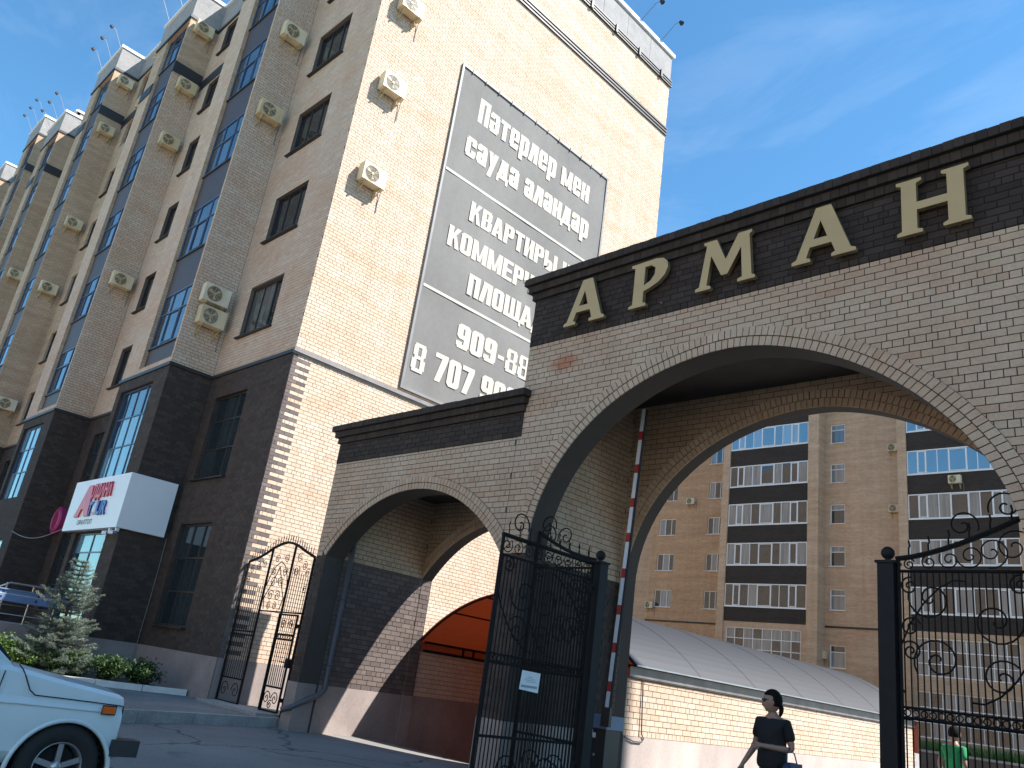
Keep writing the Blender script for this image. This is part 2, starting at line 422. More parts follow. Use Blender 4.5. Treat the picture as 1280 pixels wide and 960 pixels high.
def copy_tree(src, loc, rz, label, group):
    r = src.copy(); COL.objects.link(r); r.location = loc; r.rotation_euler = (0, 0, rz + random.uniform(-.03, .03)*(src.name.startswith('air')))
    r['label'] = label; r['group'] = group
    for ch in src.children:
        c = ch.copy(); COL.objects.link(c); c.parent = r
        for g in ch.children:
            d = g.copy(); COL.objects.link(d); d.parent = c
    return r
def structure(name, mb, mat, smooth=False):
    o = mb.build(name, mat, smooth=smooth); o['kind'] = 'structure'; return o

X, Y, Z = Vector((1, 0, 0)), Vector((0, 1, 0)), Vector((0, 0, 1))

def wall(mb, o, u, n, W, z0, z1, holes=(), depth=.15, mat=None, rmat=None):
    """upright wall: o = foot at u=0 (its z is ignored), holes = (u0,u1,z0,z1) with reveals going in"""
    o = Vector((o[0], o[1], 0)); flip = (u.cross(Z)).dot(n) < 0
    us = sorted({0, W, *[h[0] for h in holes], *[h[1] for h in holes]}); zs = sorted({z0, z1, *[h[2] for h in holes], *[h[3] for h in holes]})
    us = [a for a in us if 0 <= a <= W]; zs = [a for a in zs if z0 <= a <= z1]
    def put(pts, uv, m):
        if flip: pts = pts[::-1]; uv = uv[::-1]
        mb.poly(pts, m, uv)
    P = lambda a, z, d=0: o + u*a + Z*z - n*d
    for i in range(len(zs)-1):
        run = None
        for j in range(len(us)-1):
            cu, cz = (us[j]+us[j+1])/2, (zs[i]+zs[i+1])/2
            inside = any(h[0] < cu < h[1] and h[2] < cz < h[3] for h in holes)
            if not inside:
                if run is None: run = us[j]
            if inside and run is not None:
                put([P(run, zs[i]), P(us[j], zs[i]), P(us[j], zs[i+1]), P(run, zs[i+1])], [(run, zs[i]), (us[j], zs[i]), (us[j], zs[i+1]), (run, zs[i+1])], mat); run = None
        if run is not None:
            put([P(run, zs[i]), P(W, zs[i]), P(W, zs[i+1]), P(run, zs[i+1])], [(run, zs[i]), (W, zs[i]), (W, zs[i+1]), (run, zs[i+1])], mat)
    for (a, b, c, d) in holes:
        a, b = max(a, 0), min(b, W); c, d = max(c, z0), min(d, z1)
        if b <= a or d <= c: continue
        for q, uv in (([P(a,c), P(a,d), P(a,d,depth), P(a,c,depth)], [(0,c),(0,d),(depth,d),(depth,c)]),
                      ([P(b,d), P(b,c), P(b,c,depth), P(b,d,depth)], [(0,d),(0,c),(depth,c),(depth,d)]),
                      ([P(a,d), P(b,d), P(b,d,depth), P(a,d,depth)], [(a,0),(b,0),(b,depth),(a,depth)]),
                      ([P(b,c), P(a,c), P(a,c,depth), P(b,c,depth)], [(b,0),(a,0),(a,depth),(b,depth)])):
            if flip: q = q[::-1]; uv = uv[::-1]
            mb.poly(q[::-1], rmat or mat, uv[::-1])

def rows_rect(W, holes=()):
    def free(zm):
        iv = [(0.0, W)]
        for (a, b, c, d) in holes:
            if c-.02 < zm < d+.02:
                out = []
                for (p, q) in iv:
                    if b <= p or a >= q: out.append((p, q)); continue
                    if a > p: out.append((p, a))
                    if b < q: out.append((b, q))
                iv = out
        return iv
    return free
ROW, BL, JT = .098, .26, .012
def lay(o, u, n, z0, z1, free, zoff=0.0, header_every=6):
    """list of bricks (origin, length, zlow, height, row) in common bond on an upright plane"""
    out = []; k = 0; z = z0
    r0 = int(round((z0-zoff)/ROW))
    while z < z1-.03:
        h = min(ROW, z1-z); r = r0+k; hd = (r % header_every == 0); step = BL/2 if hd else BL
        off = (0.0 if r % 2 else BL/2) if not hd else BL/4
        for (a, b) in free(z+h/2):
            t = a - ((a-off) % step)
            while t < b:
                p, q = max(t, a), min(t+step, b)
                if q-p > .045: out.append((p, q, z, z+h, r, (q-p) > step-.002 and h > ROW-.002, hd))
                t += step
        z += h; k += 1
    return out
def brick_box(mb, o, u, n, p, q, z, zt, proud, bt, back=.006):
    j = JT/2; flip = (u.cross(Z)).dot(n) < 0
    P = lambda a, zz, d: o + u*a + Z*zz + n*d
    a0, a1, b0, b1 = p+j, q-j, z+j, zt-j
    F = [P(a0,b0,proud), P(a1,b0,proud), P(a1,b1,proud), P(a0,b1,proud)]; B = [P(a0,b0,-back), P(a1,b0,-back), P(a1,b1,-back), P(a0,b1,-back)]
    for q4 in ([F[0],F[1],F[2],F[3]], [B[1],F[1],F[0],B[0]], [B[2],F[2],F[1],B[1]], [B[3],F[3],F[2],B[2]], [B[0],F[0],F[3],B[3]]):
        mb.poly(q4[::-1] if flip else q4, None, [(0, 0)]*4, bt)
def brick_parts(parent, o, u, n, items, mat, proud=.008, parts=0, zone=None, name='brick', stuff_name='brickwork', rank=None):
    """the bricks: up to `parts` of them as objects of their own, the others joined"""
    o = Vector((o[0], o[1], 0)); groups = {}
    chosen = set()
    if parts:
        cand = [i for i, b in enumerate(items) if b[5]]
        key = rank or (lambda b: (o+u*((b[0]+b[1])/2)+Z*b[2]-EYE).length)
        cand.sort(key=lambda i: key(items[i])); chosen = set(cand[:parts])
    shared = {}
    for i, b in enumerate(items):
        m = zone(b) if zone else mat
        pr = proud + random.uniform(-.0025, .0025)
        if i in chosen:
            k = (b[6], m)
            if k not in shared:
                mb = MB(); L = BL/2 if b[6] else BL
                brick_box(mb, Vector((0, 0, 0)), u, n, -L/2, L/2, -ROW/2, ROW/2, 0, 0.0, back=proud+.006)
                shared[k] = mb.mesh('brick', m)
            ob = bpy.data.objects.new(name, shared[k]); COL.objects.link(ob)
            ob.parent = parent; ob.matrix_parent_inverse = Matrix.Translation(-Vector(parent.location))
            ob.location = o + u*((b[0]+b[1])/2) + Z*((b[2]+b[3])/2) + n*pr
        else:
            mb = groups.setdefault(m, MB())
            brick_box(mb, o, u, n, b[0], b[1], b[2], b[3], pr, random.random()*.98+.01)
    for m, mb in groups.items():
        mb.build(stuff_name, m, parent, kind='stuff')

def grid_window(parent, o, u, n, a0, a1, z0, z1, cols, rows, fmat, gmat, depth=.12, fr=.05, panes=True, sill=None, opening=(), name='window', extra=()):
    """framed window set `depth` behind the wall face; cols/rows = inner division positions (fractions)"""
    o = Vector((o[0], o[1], 0)); mb = MB()
    def bar(p, q, c, d, t=.06, off=0.0):
        cc = o + u*((p+q)/2) + Z*((c+d)/2) - n*(depth-off)
        mb.obox(cc, u*((q-p)/2), n*(t/2), Z*((d-c)/2))
    bar(a0, a0+fr, z0, z1); bar(a1-fr, a1, z0, z1); bar(a0+fr, a1-fr, z1-fr, z1); bar(a0+fr, a1-fr, z0, z0+fr)
    W, H = a1-a0, z1-z0; m2 = fr*.75
    cs = [a0+fr] + [a0+W*c for c in cols] + [a1-fr]; rs = [z0+fr] + [z0+H*r for r in rows] + [z1-fr]
    for c in cs[1:-1]: bar(c-m2/2, c+m2/2, z0+fr, z1-fr, .05)
    for r in rs[1:-1]:
        for i in range(len(cs)-1):
            bar(cs[i]+(m2/2 if i else 0), cs[i+1]-(m2/2 if i < len(cs)-2 else 0), r-m2/2, r+m2/2, .046)
    for (ci, ri) in extra:      # opening sash: a second frame inside one cell
        p, q, c, d = cs[ci]+m2/2, cs[ci+1]-m2/2, rs[ri]+m2/2, rs[ri+1]-m2/2; w = fr*.7
        bar(p, p+w, c, d, .05, .012); bar(q-w, q, c, d, .05, .012); bar(p+w, q-w, c, c+w, .05, .012); bar(p+w, q-w, d-w, d, .05, .012)
    win = mb.build(name, fmat, parent)
    flip = (u.cross(Z)).dot(n) < 0
    allp = MB()
    for i in range(len(cs)-1):
        for k in range(len(rs)-1):
            g = MB() if panes else allp
            tx, tz = random.uniform(-.004, .004), random.uniform(-.004, .004)
            q = [o+u*cs[i]+Z*rs[k]-n*(depth+tx), o+u*cs[i+1]+Z*rs[k]-n*(depth-tx), o+u*cs[i+1]+Z*rs[k+1]-n*(depth+tz), o+u*cs[i]+Z*rs[k+1]-n*(depth-tz)]
            c4 = sum(q, Vector())/4
            q = q[::-1] if flip else q
            g.poly(q)
            if panes:
                me = g.mesh('pane', gmat); me.transform(Matrix.Translation(-c4))
                ob = bpy.data.objects.new('pane', me); COL.objects.link(ob); ob.parent = win; ob.location = c4
    if not panes: allp.build('pane', gmat, win)
    if sill:
        s = MB(); s.obox(o+u*((a0+a1)/2)+Z*(z0-.02)+n*.02, u*((a1-a0)/2+.06), n*.10, Z*.018); s.build('sill', sill, win)
    return win

def text_mesh(body, thick=.0, bold=.0, spacing=1.0):
    cu = bpy.data.curves.new('t', 'FONT'); cu.body = body; cu.size = 1; cu.extrude = thick; cu.offset = bold; cu.space_character = spacing; cu.resolution_u = 3
    ob = bpy.data.objects.new('t', cu); COL.objects.link(ob)
    dg = bpy.context.evaluated_depsgraph_get(); me = bpy.data.meshes.new_from_object(ob.evaluated_get(dg))
    bpy.data.objects.remove(ob); bpy.data.curves.remove(cu)
    return me
def place_text(body, o, u, v, n, x0, x1, base, cap, mat, parent, name, bold=.03, spacing=1.0, thick=0.0, shear=0.0, smear=0.0):
    """flat print: fit to x0..x1 along u, with letters `cap` high above `base`"""
    me = text_mesh(body, thick, bold, spacing); co = np.empty(len(me.vertices)*3, dtype=np.float32); me.vertices.foreach_get('co', co); co = co.reshape(-1, 3)
    ref = text_mesh('Н', 0, bold); rc = np.empty(len(ref.vertices)*3, dtype=np.float32); ref.vertices.foreach_get('co', rc); rc = rc.reshape(-1, 3); hcap = rc[:, 1].max()-rc[:, 1].min(); b0 = rc[:, 1].min(); bpy.data.meshes.remove(ref)
    sx = (x1-x0)/(co[:, 0].max()-co[:, 0].min()); sz = cap/hcap
    pu = (co[:, 0]-co[:, 0].min())*sx+x0; pv = (co[:, 1]-b0)*sz+base; pn = co[:, 2]
    pu = pu + (pv-base)*shear
    o, u, v, n = np.array(o), np.array(u), np.array(v), np.array(n)
    isl = list(range(len(me.vertices)))
    def root_(i):
        while isl[i] != i: isl[i] = isl[isl[i]]; i = isl[i]
        return i
    for e in me.edges:
        a_, b_ = root_(e.vertices[0]), root_(e.vertices[1])
        if a_ != b_: isl[a_] = b_
    ids = {}; pn = pn + np.array([.0012*(ids.setdefault(root_(i), len(ids)) % 5) for i in range(len(isl))], dtype=np.float32)
    if smear:
        pu = pu*(1-2*smear/(x1-x0)) + smear*(x0+x1)/(x1-x0)
    w = o + pu[:, None]*u + pv[:, None]*v + pn[:, None]*n
    me.vertices.foreach_set('co', w.astype(np.float32).ravel()); me.update(); me.materials.clear(); me.materials.append(M[mat])
    if smear:
        bm = bmesh.new(); bm.from_mesh(me); src = me.copy()
        for k, du in enumerate((-smear, -smear*.5, smear*.5, smear)):
            c = src.copy(); c.transform(Matrix.Translation(Vector(u)*du + Vector(n)*.00025*(k+1))); bm.from_mesh(c); bpy.data.meshes.remove(c)
        bm.to_mesh(me); bm.free(); bpy.data.meshes.remove(src)
    return link(name, me, parent)

# ------------------------------------------------------------------ ground, road, pavements
GY = [(-300, -.11), (4.2, -.11), (7.0, 0.0), (11.2, 0.0), (26.5, 0.0), (48.0, 0.0), (500, 0.0)]
RX0, RX1, RY0, RY1 = -15.05, -9.55, 11.2, 26.5           # the ramp's cut in the ground
mb = MB()
for (ya, za), (yb, zb) in zip(GY[:-1], GY[1:]):
    for xa, xb in ((-400, RX0), (RX0, RX1), (RX1, 400)):
        if xa == RX0 and ya >= RY0-.01 and yb <= RY1+.01: continue
        mb.poly([(xa, ya, za), (xb, ya, za), (xb, yb, zb), (xa, yb, zb)])
structure('ground', mb, 'asphalt')
mb = MB(); mb.poly([(-60, 12.9, .004), (RX0-.05, 12.9, .004), (RX0-.05, 47, .004), (-60, 47, .004)]); mb.poly([(RX1+.3, 12.9, .004), (40, 12.9, .004), (40, 47, .004), (RX1+.3, 47, .004)])
structure('courtyard', mb, 'courtyard')
mb = MB(); mb.poly([(RX0, RY0, 0), (RX1, RY0, 0), (RX1, RY1+6, -2.6), (RX0, RY1+6, -2.6)])
structure('ramp', mb, 'courtyard')
mb = MB(); mb.poly([(-120, -90, -.104), (120, -90, -.104), (120, -9, -.104), (-120, -9, -.104)])
structure('street', mb, 'bounce_paving')  # unseen pale sheet added behind the viewer to bounce warm light
# raised pavement before the apartment building, with a kerb of separate stones
KL = [(-15.72, 9.62), (-14.85, 6.25), (-14.3, 4.2), (-13.9, 1.0), (-13.9, -8.0)]
PZ = .17
mb = MB()
mb.poly([(-90, -8, PZ), (-13.9, -8, PZ), (-13.9, 1, PZ), (-14.3, 4.2, PZ), (-14.85, 6.25, PZ), (-15.72, 9.62, PZ), (-18.4, 9.62, PZ), (-90, 9.62, PZ)])
mb.poly([(-18.4, 9.62, PZ), (-15.3, 9.62, PZ), (-15.3, 13.5, PZ), (-18.4, 13.5, PZ)])
pav = structure('pavement', mb, 'paving')
for (ax, ay), (bx, by) in zip(KL[:-1], KL[1:]):
    a, b = Vector((ax, ay, 0)), Vector((bx, by, 0)); L = (b-a).length; k = max(1, round(L/1.0)); d = (b-a)/L; w = Vector((d.y, -d.x, 0))
    if w.x < 0: w = -w
    for i in range(k):
        p = a + d*(L*(i+.5)/k)
        q = MB(); q.obox((0, 0, 0), d*(L/k/2-.006), w*.075, Z*(.165))
        o = q.build('kerb_stone', 'kerb_stone', pav); o.location = (p.x+.06, p.y, .17-.155+random.uniform(-.006, .006)); o.rotation_euler = (0, 0, random.uniform(-.006, .006))
# planting bed
mb = MB(); mb.poly([(-24, 3.4, PZ+.05), (-20.55, 3.4, PZ+.05), (-19.55, 9.33, PZ+.05), (-24, 9.33, PZ+.05)])
bed = structure('planting_bed', mb, 'soil')
a, b = Vector((-19.5, 9.28, 0)), Vector((-20.55, 3.4, 0)); d = (b-a).normalized(); w = Vector((-d.y, d.x, 0)); L = (b-a).length
for i in range(6):
    q = MB(); q.obox(a+d*(L*(i+.5)/6)+Z*(PZ+.055), d*(L/12-.008), w*.06, Z*.075); q.build('bed_edging', 'white_kerb', bed)

# ------------------------------------------------------------------ the apartment building on the left
XE, YF, YB, YBK = -18.5, 9.35, 8.05, 24.0       # end wall, recessed front, bay front, back
ZB = 8.71                                       # top of the dark two-storey base
bld = thing('apartment_building', 'tall stepped apartment block of cream brick on a dark brick base', 'building', (-40, 16, PZ))
BAYS = [(-23.15, 29.2), (-33.4, 29.2), (-45.2, 32.4), (-54.9, 32.4), (-62.5, 35.5), (-72.6, 35.5)]
BW = 3.80
SECT = [(XE, -40.4, 29.2), (-40.4, -59.6, 32.4), (-59.6, -82.0, 35.5)]
cream, dark, plinth, cream_m = MB(), MB(), MB(), MB()
def top_of(x):
    for a, b, t in SECT:
        if b <= x <= a: return t
    return 35.5
def floors(top): return int(round((top-29.2)/3.2))+6
SILL, HEAD, ST = 9.72, 11.44, 3.2

# end wall (sunlit): mortar sheet + every brick
END = lambda: (XE, YF, 0)
end_m = MB(); wall(end_m, END(), Y, X, YBK-YF, 1.1, 27.7, mat=None)
items = lay(END(), Y, X, 1.1, 27.66, rows_rect(YBK-YF), zoff=.3)
def zone_end(b):
    if b[2] < ZB-.05 and b[0] < (.27 if b[4] % 2 else .13): return 'brick_dark_sunlit'
    return 'brick_cream'
# split stretchers that straddle the toothed corner so that the teeth stay clean
fixed = []
for b in items:
    lim = .26 if b[4] % 2 else .13
    if b[2] < ZB-.05 and b[0] < lim < b[1]-.02:
        if lim-b[0] > .03: fixed.append((b[0], lim, b[2], b[3], b[4], False, b[6]))
        fixed.append((lim, b[1], b[2], b[3], b[4], False, b[6]))
    else: fixed.append(b)
brick_parts(bld, END(), Y, X, fixed, 'brick_cream', parts=300, zone=zone_end, rank=lambda b: 1e3 if (b[0] < 1.0 and b[2] < 4) else (Vector((XE, YF+b[0], b[2]))-EYE).length)

# recessed fronts and bays
def storey_holes(a0, a1, n, z0=SILL, h=HEAD-SILL): return [(a0, a1, z0+ST*k, z0+h+ST*k) for k in range(n)]
edges = [XE] + sum([[b[0], b[0]-BW] for b in BAYS], []) + [-82.0]
for i in range(0, len(edges)-1, 2):
    xr, xl = edges[i], edges[i+1]
    # pieces by section height
    segs = []
    for a, b, t in SECT:
        r, l = min(xr, a), max(xl, b)
        if r-l > .05: segs.append((r, l, t))
    for (r, l, t) in segs:
        W = r-l; o = (l, YF, 0); nf = floors(t)
        if i == 0: cols = [(-22.12, -20.22)]
        else:
            cols = [(xl+1.05, xl+2.65)] if xl >= l-.01 else []
            if xr <= r+.01 and W > 4.5: cols.append((xr-2.65, xr-1.05))
        holes = []; base = []
        for (c0, c1) in cols:
            c0, c1 = c0-l, c1-l
            holes += storey_holes(c0, c1, nf, 9.8, 1.63)
            base += [(c0-.4 if i == 0 else c0, c1-.4 if i == 0 else c1, 5.52, 8.0), (c0-.4 if i == 0 else c0, c1-.4 if i == 0 else c1, 1.64, 4.29)]
        wall(cream_m if i <= 2 else cream, o, X, -Y, W, ZB, t-1.5, holes, .16)
        wall(dark, o, X, -Y, W, 1.1, ZB, base, .16)
        wall(plinth, (l, YF-.03, 0), X, -Y, W, .05, 1.1)
        plinth.poly([(l, YF-.03, 1.1), (r, YF-.03, 1.1), (r, YF, 1.1), (l, YF, 1.1)])
        near = i <= 2
        if near:
            vis = 0 if i == 0 else 0
            it = [b for b in lay(o, X, -Y, ZB+.02, t-1.65, rows_rect(W, holes), zoff=.3)]
            brick_parts(bld, o, X, -Y, it, 'brick_cream', proud=.006)
            it = [b for b in lay(o, X, -Y, 1.12, ZB-.05, rows_rect(W, base), zoff=.3) if i == 0 or b[0] < 4.6]
            brick_parts(bld, o, X, -Y, it, 'brick_dark', proud=.006)
        for (a, b, c, d) in holes:
            if near or c < 24: grid_window(bld, o, X, -Y, a, b, c, d, (.34, .70) if i == 0 else (.5,), (), 'frame_dark', 'glass_flat', .13, .05, panes=(i == 0), sill='trim_black')
        for (a, b, c, d) in base:
            grid_window(bld, o, X, -Y, a, b, c, d, (.36, .70), (.36, .70) if c > 5 else (.33, .66), 'frame_dark', 'glass_teal', .13, .055, panes=(i == 0), sill='trim_black')
        # belts
        for zz, hh, pd in ((ZB, .10, .05), (t-4.65, .55, .035), (t-1.55, .14, .06)):
            q = MB(); q.box(l+(.0 if i else 0), r, YF-pd, YF-.004, zz-hh/2, zz+hh/2); q.build('belt', 'trim_black', bld)
        q = MB(); q.box(l, r, YF-.02, YF+.2, t-1.48, t-.1); q.build('parapet', 'plaster_parapet', bld)
        q = MB(); q.box(l-.03, r+(.06 if i == 0 else 0), YF-.10, YF+.30, t-.1, t+.06); q.build('coping', 'coping_white', bld)
    if i == 0:      # dark corner strip bricks carry on round the corner
        pass
for bi, (xr, t) in enumerate(BAYS):
    xl = xr-BW; nf = floors(t); o = (xl, YB, 0)
    gl0, gl1 = xr-2.50-xl, xr-.13-xl
    # front: glazed strip set back between two brick pilasters
    strip = (gl0, gl1, ZB+.25, t-1.6)
    wall(cream, o, X, -Y, BW, ZB, t-1.5, [strip], .17)
    cm = cream_m if bi < 2 else cream
    shop = [(xr-3.45-xl, xr-.95-xl, 5.42, 8.32), (xr-3.45-xl, xr-.95-xl, 1.35, 3.86)]
    wall(dark, o, X, -Y, BW, 1.1, ZB, shop, .16)
    # sides
    wall(cm, (xr, YB, 0), Y, X, YF-YB, ZB, 24.4 if bi < 2 else t-1.5); wall(dark, (xr, YB, 0), Y, X, YF-YB, 1.1, ZB)
    wall(cream, (xl, YB, 0), Y, -X, YF-YB, ZB, t-1.5); wall(dark, (xl, YB, 0), Y, -X, YF-YB, 1.1, ZB)
    plinth.box(xl-.03, xr+.03, YB-.03, YF-.03, .05, 1.1, skip='kb')
    if bi < 2: wall(cream, (xr, YB, 0), Y, X, YF-YB, 24.4, t-1.5)
    if bi < 2:
        it = lay(o, X, -Y, ZB+.02, 24.4, rows_rect(BW, [strip]), zoff=.3)
        brick_parts(bld, o, X, -Y, it, 'brick_cream', proud=.006)
        it = lay((xr, YB, 0), Y, X, ZB+.02, 24.4, rows_rect(YF-YB-.01), zoff=.3)
        brick_parts(bld, (xr, YB, 0), Y, X, it, 'brick_cream', proud=.006)
        it = lay((xr, YB, 0), Y, X, 1.12, ZB-.06, rows_rect(YF-YB-.01), zoff=.3)
        brick_parts(bld, (xr, YB, 0), Y, X, it, 'brick_dark', proud=.006)
        if bi == 0:
            it = lay(o, X, -Y, 1.12, ZB-.06, rows_rect(BW, shop), zoff=.3)
            brick_parts(bld, o, X, -Y, it, 'brick_dark', proud=.006)
    for k in range(nf):
        z0 = SILL-.07+ST*k
        if z0+1.85 > t-1.5: continue
        grid_window(bld, (xl, YB, 0), X, -Y, gl0+.01, gl1-.01, z0, z0+1.85, (.30, .66), (.62,), 'frame_blue', 'glass_bay', .15, .055, panes=(bi < 2), name='balcony_glazing', extra=((1, 0),) if bi < 2 else ())
        zz0 = ZB+.25 if k == 0 else z0-1.35+.0
        q = MB(); q.box(xl+gl0+.01, xl+gl1-.01, YB+.12, YB+.165, max(zz0, ZB+.25), z0-.004); q.build('spandrel', 'panel_mauve', bld)
        q = MB(); q.box(xl+gl0+.01, xl+gl1-.01, YB+.07, YB+.119, z0-.05, z0-.006); q.build('sill', 'trim_black', bld)
    q = MB(); q.box(xl+gl0, xl+gl1, YB+.16, YB+.17, t-2.0, t-1.6); q.build('spandrel', 'panel_mauve', bld)
    for (a, b, c, d) in shop:
        grid_window(bld, o, X, -Y, a, b, c, d, (.22, .48, .76) if c > 5 else (.5,), (.36, .68) if c > 5 else (.78,), 'frame_blue', 'glass_shop', .13, .05, panes=(bi < 2))
    for zz, hh, pd in ((ZB, .10, .05), (t-1.55, .14, .06)):
        q = MB(); q.box(xl-pd, xr+pd, YB-pd, YB-.008, zz-hh/2, zz+hh/2); q.build('belt', 'trim_black', bld)
        q = MB(); q.box(xr+.009, xr+pd, YB-.007, YF-.07, zz-hh/2, zz+hh/2); q.build('belt', 'trim_black', bld)
    zz = t-4.38
    for (a, b, c, d) in ((xr+.009, xr+.05, YB-.007, YF-.05), (xl+gl1+.002, xr+.05, YB-.04, YB-.008), (xl-.02, xl+gl0-.002, YB-.04, YB-.008)):
        q = MB(); q.box(a, b, c, d, zz-.27, zz+.27); q.build('belt', 'trim_black', bld)
    q = MB(); q.box(xl-.02, xr+.02, YB-.02, YF-.03, t-1.48, t-.1, skip='k'); q.build('parapet', 'plaster_parapet', bld)
    q = MB(); q.box(xl-.08, xr+.08, YB-.10, YF-.101, t-.1, t+.06); q.build('coping', 'coping_white', bld)

# end wall trim
wall(plinth, (XE+.03, YF-.03, 0), Y, X, YBK-YF+.03, -.2, 1.1); plinth.poly([(XE, YF-.03, 1.1), (XE+.03, YF-.03, 1.1), (XE+.03, YBK, 1.1), (XE, YBK, 1.1)])
q = MB(); q.box(XE+.012, XE+.085, YF-.05, YBK, ZB-.02, ZB+.09); q.box(XE+.012, XE+.05, YF-.05, YBK, ZB-.07, ZB-.022); q.build('belt', 'flashing_rust', bld)
for z in (24.86, 25.02, 25.18):
    q = MB(); q.box(XE+.012, XE+.07, YF, YBK+.03, z-.035, z+.035); q.build('belt', 'trim_black', bld)
for z in (27.50, 27.64, 27.78):
    q = MB(); q.box(XE+.012, XE+.09, YF, YBK+.08, z-.03, z+.03); q.build('belt', 'trim_black', bld)
for k in range(9):
    yy = YF+.9+k*1.62
    q = MB(); q.box(XE+.012, XE+.15, yy-.06, yy+.06, 27.45, 27.83); q.build('bracket', 'trim_black', bld)
for k in range(9):
    y0, y1 = YF+.0+k*1.628, YF+(k+1)*1.628
    q = MB(); q.box(XE-.2, XE+.03, y0+.008, y1-.008, 27.84, 29.12); q.build('parapet_panel', 'plaster_parapet', bld)
q = MB(); q.box(XE-.3, XE+.12, YF-.09, YBK+.1, 29.12, 29.30); q.build('coping', 'coping_white', bld)
# far sides, roofs
for a, b, t in SECT:
    wall(cream, (b, YBK, 0), X, Y, a-b, 0, t-.1)
    q = MB(); q.poly([(b, YF+.2, t-.4), (a-.2, YF+.2, t-.4), (a-.2, YBK, t-.4), (b, YBK, t-.4)]); q.build('roof', 'roofing', bld)
    if a < XE: wall(cream, (a, YF, 0), Y, X, YBK-YF, t-4.2, t-.1)
    if a < XE:
        q = MB(); q.box(a-.2, a+.08, YF, YBK, t-.1, t+.06); q.build('coping', 'coping_white', bld)
for me_b, nm_, mt in ((dark, 'base_wall', 'dark_wall'), (plinth, 'plinth', 'plaster_pink')): me_b.build(nm_, mt, bld)
cream.build('wall', 'cream_wall', bld)
end_m.build('end_wall', 'mortar_light', bld); cream_m.build('wall', 'mortar_brown', bld)

# ------------------------------------------------------------------ banner on the end wall
ban = thing('banner', 'large grey sales banner with cream lettering on the sunlit end wall', 'banner', (XE+.03, 16.6, 8.9))
BX = XE+.055
q = MB(); NY, NZ = 90, 120
def sag(y, z): return BX-.012 + .006*math.sin(y*1.9+z*.7)+.005*math.sin(z*2.3-y*.8)+.004*math.sin(y*5.1+math.sin(z*1.3)*2)
gy, gz = np.linspace(12.82, 20.48, NY), np.linspace(8.98, 20.45, NZ)
for i in range(NY-1):
    for j in range(NZ-1):
        q.poly([(sag(a, b), a, b) for a, b in ((gy[i], gz[j]), (gy[i+1], gz[j]), (gy[i+1], gz[j+1]), (gy[i], gz[j+1]))])
q.build('vinyl_sheet', 'banner_grey', ban, smooth=True)
for (y0, y1, z0, z1) in ((12.74, 12.818, 8.9, 20.53), (20.482, 20.56, 8.9, 20.53), (12.82, 20.48, 20.452, 20.53), (12.82, 20.48, 8.90, 8.978)):
    q = MB(); q.box(XE+.012, BX+.03, y0, y1, z0, z1); q.build('frame_bar', 'trim_grey', ban)
for z in (16.45, 12.28):
    q = MB(); q.box(BX-.01, BX+.006, 12.86, 20.2, z-.045, z+.045); q.build('divider_line', 'banner_line', ban)
GS, GB, XH = .235, .17, .80            # stem, bar, x-height of a heavy condensed face (cap height 1)
def rc(x0, y0, x1, y1): return [(x0, y0), (x1, y0), (x1, y1), (x0, y1)]
def oct_(x0, y0, x1, y1, c): return [(x0+c, y0), (x1-c, y0), (x1, y0+c), (x1, y1-c), (x1-c, y1), (x0+c, y1), (x0, y1-c), (x0, y0+c)]
def rg(x0, y0, x1, y1):
    A, B = oct_(x0, y0, x1, y1, .10), oct_(x0+GS, y0+GB, x1-GS, y1-GB, .03)
    return [[A[i], A[(i+1) % 8], B[(i+1) % 8], B[i]] for i in range(8)]
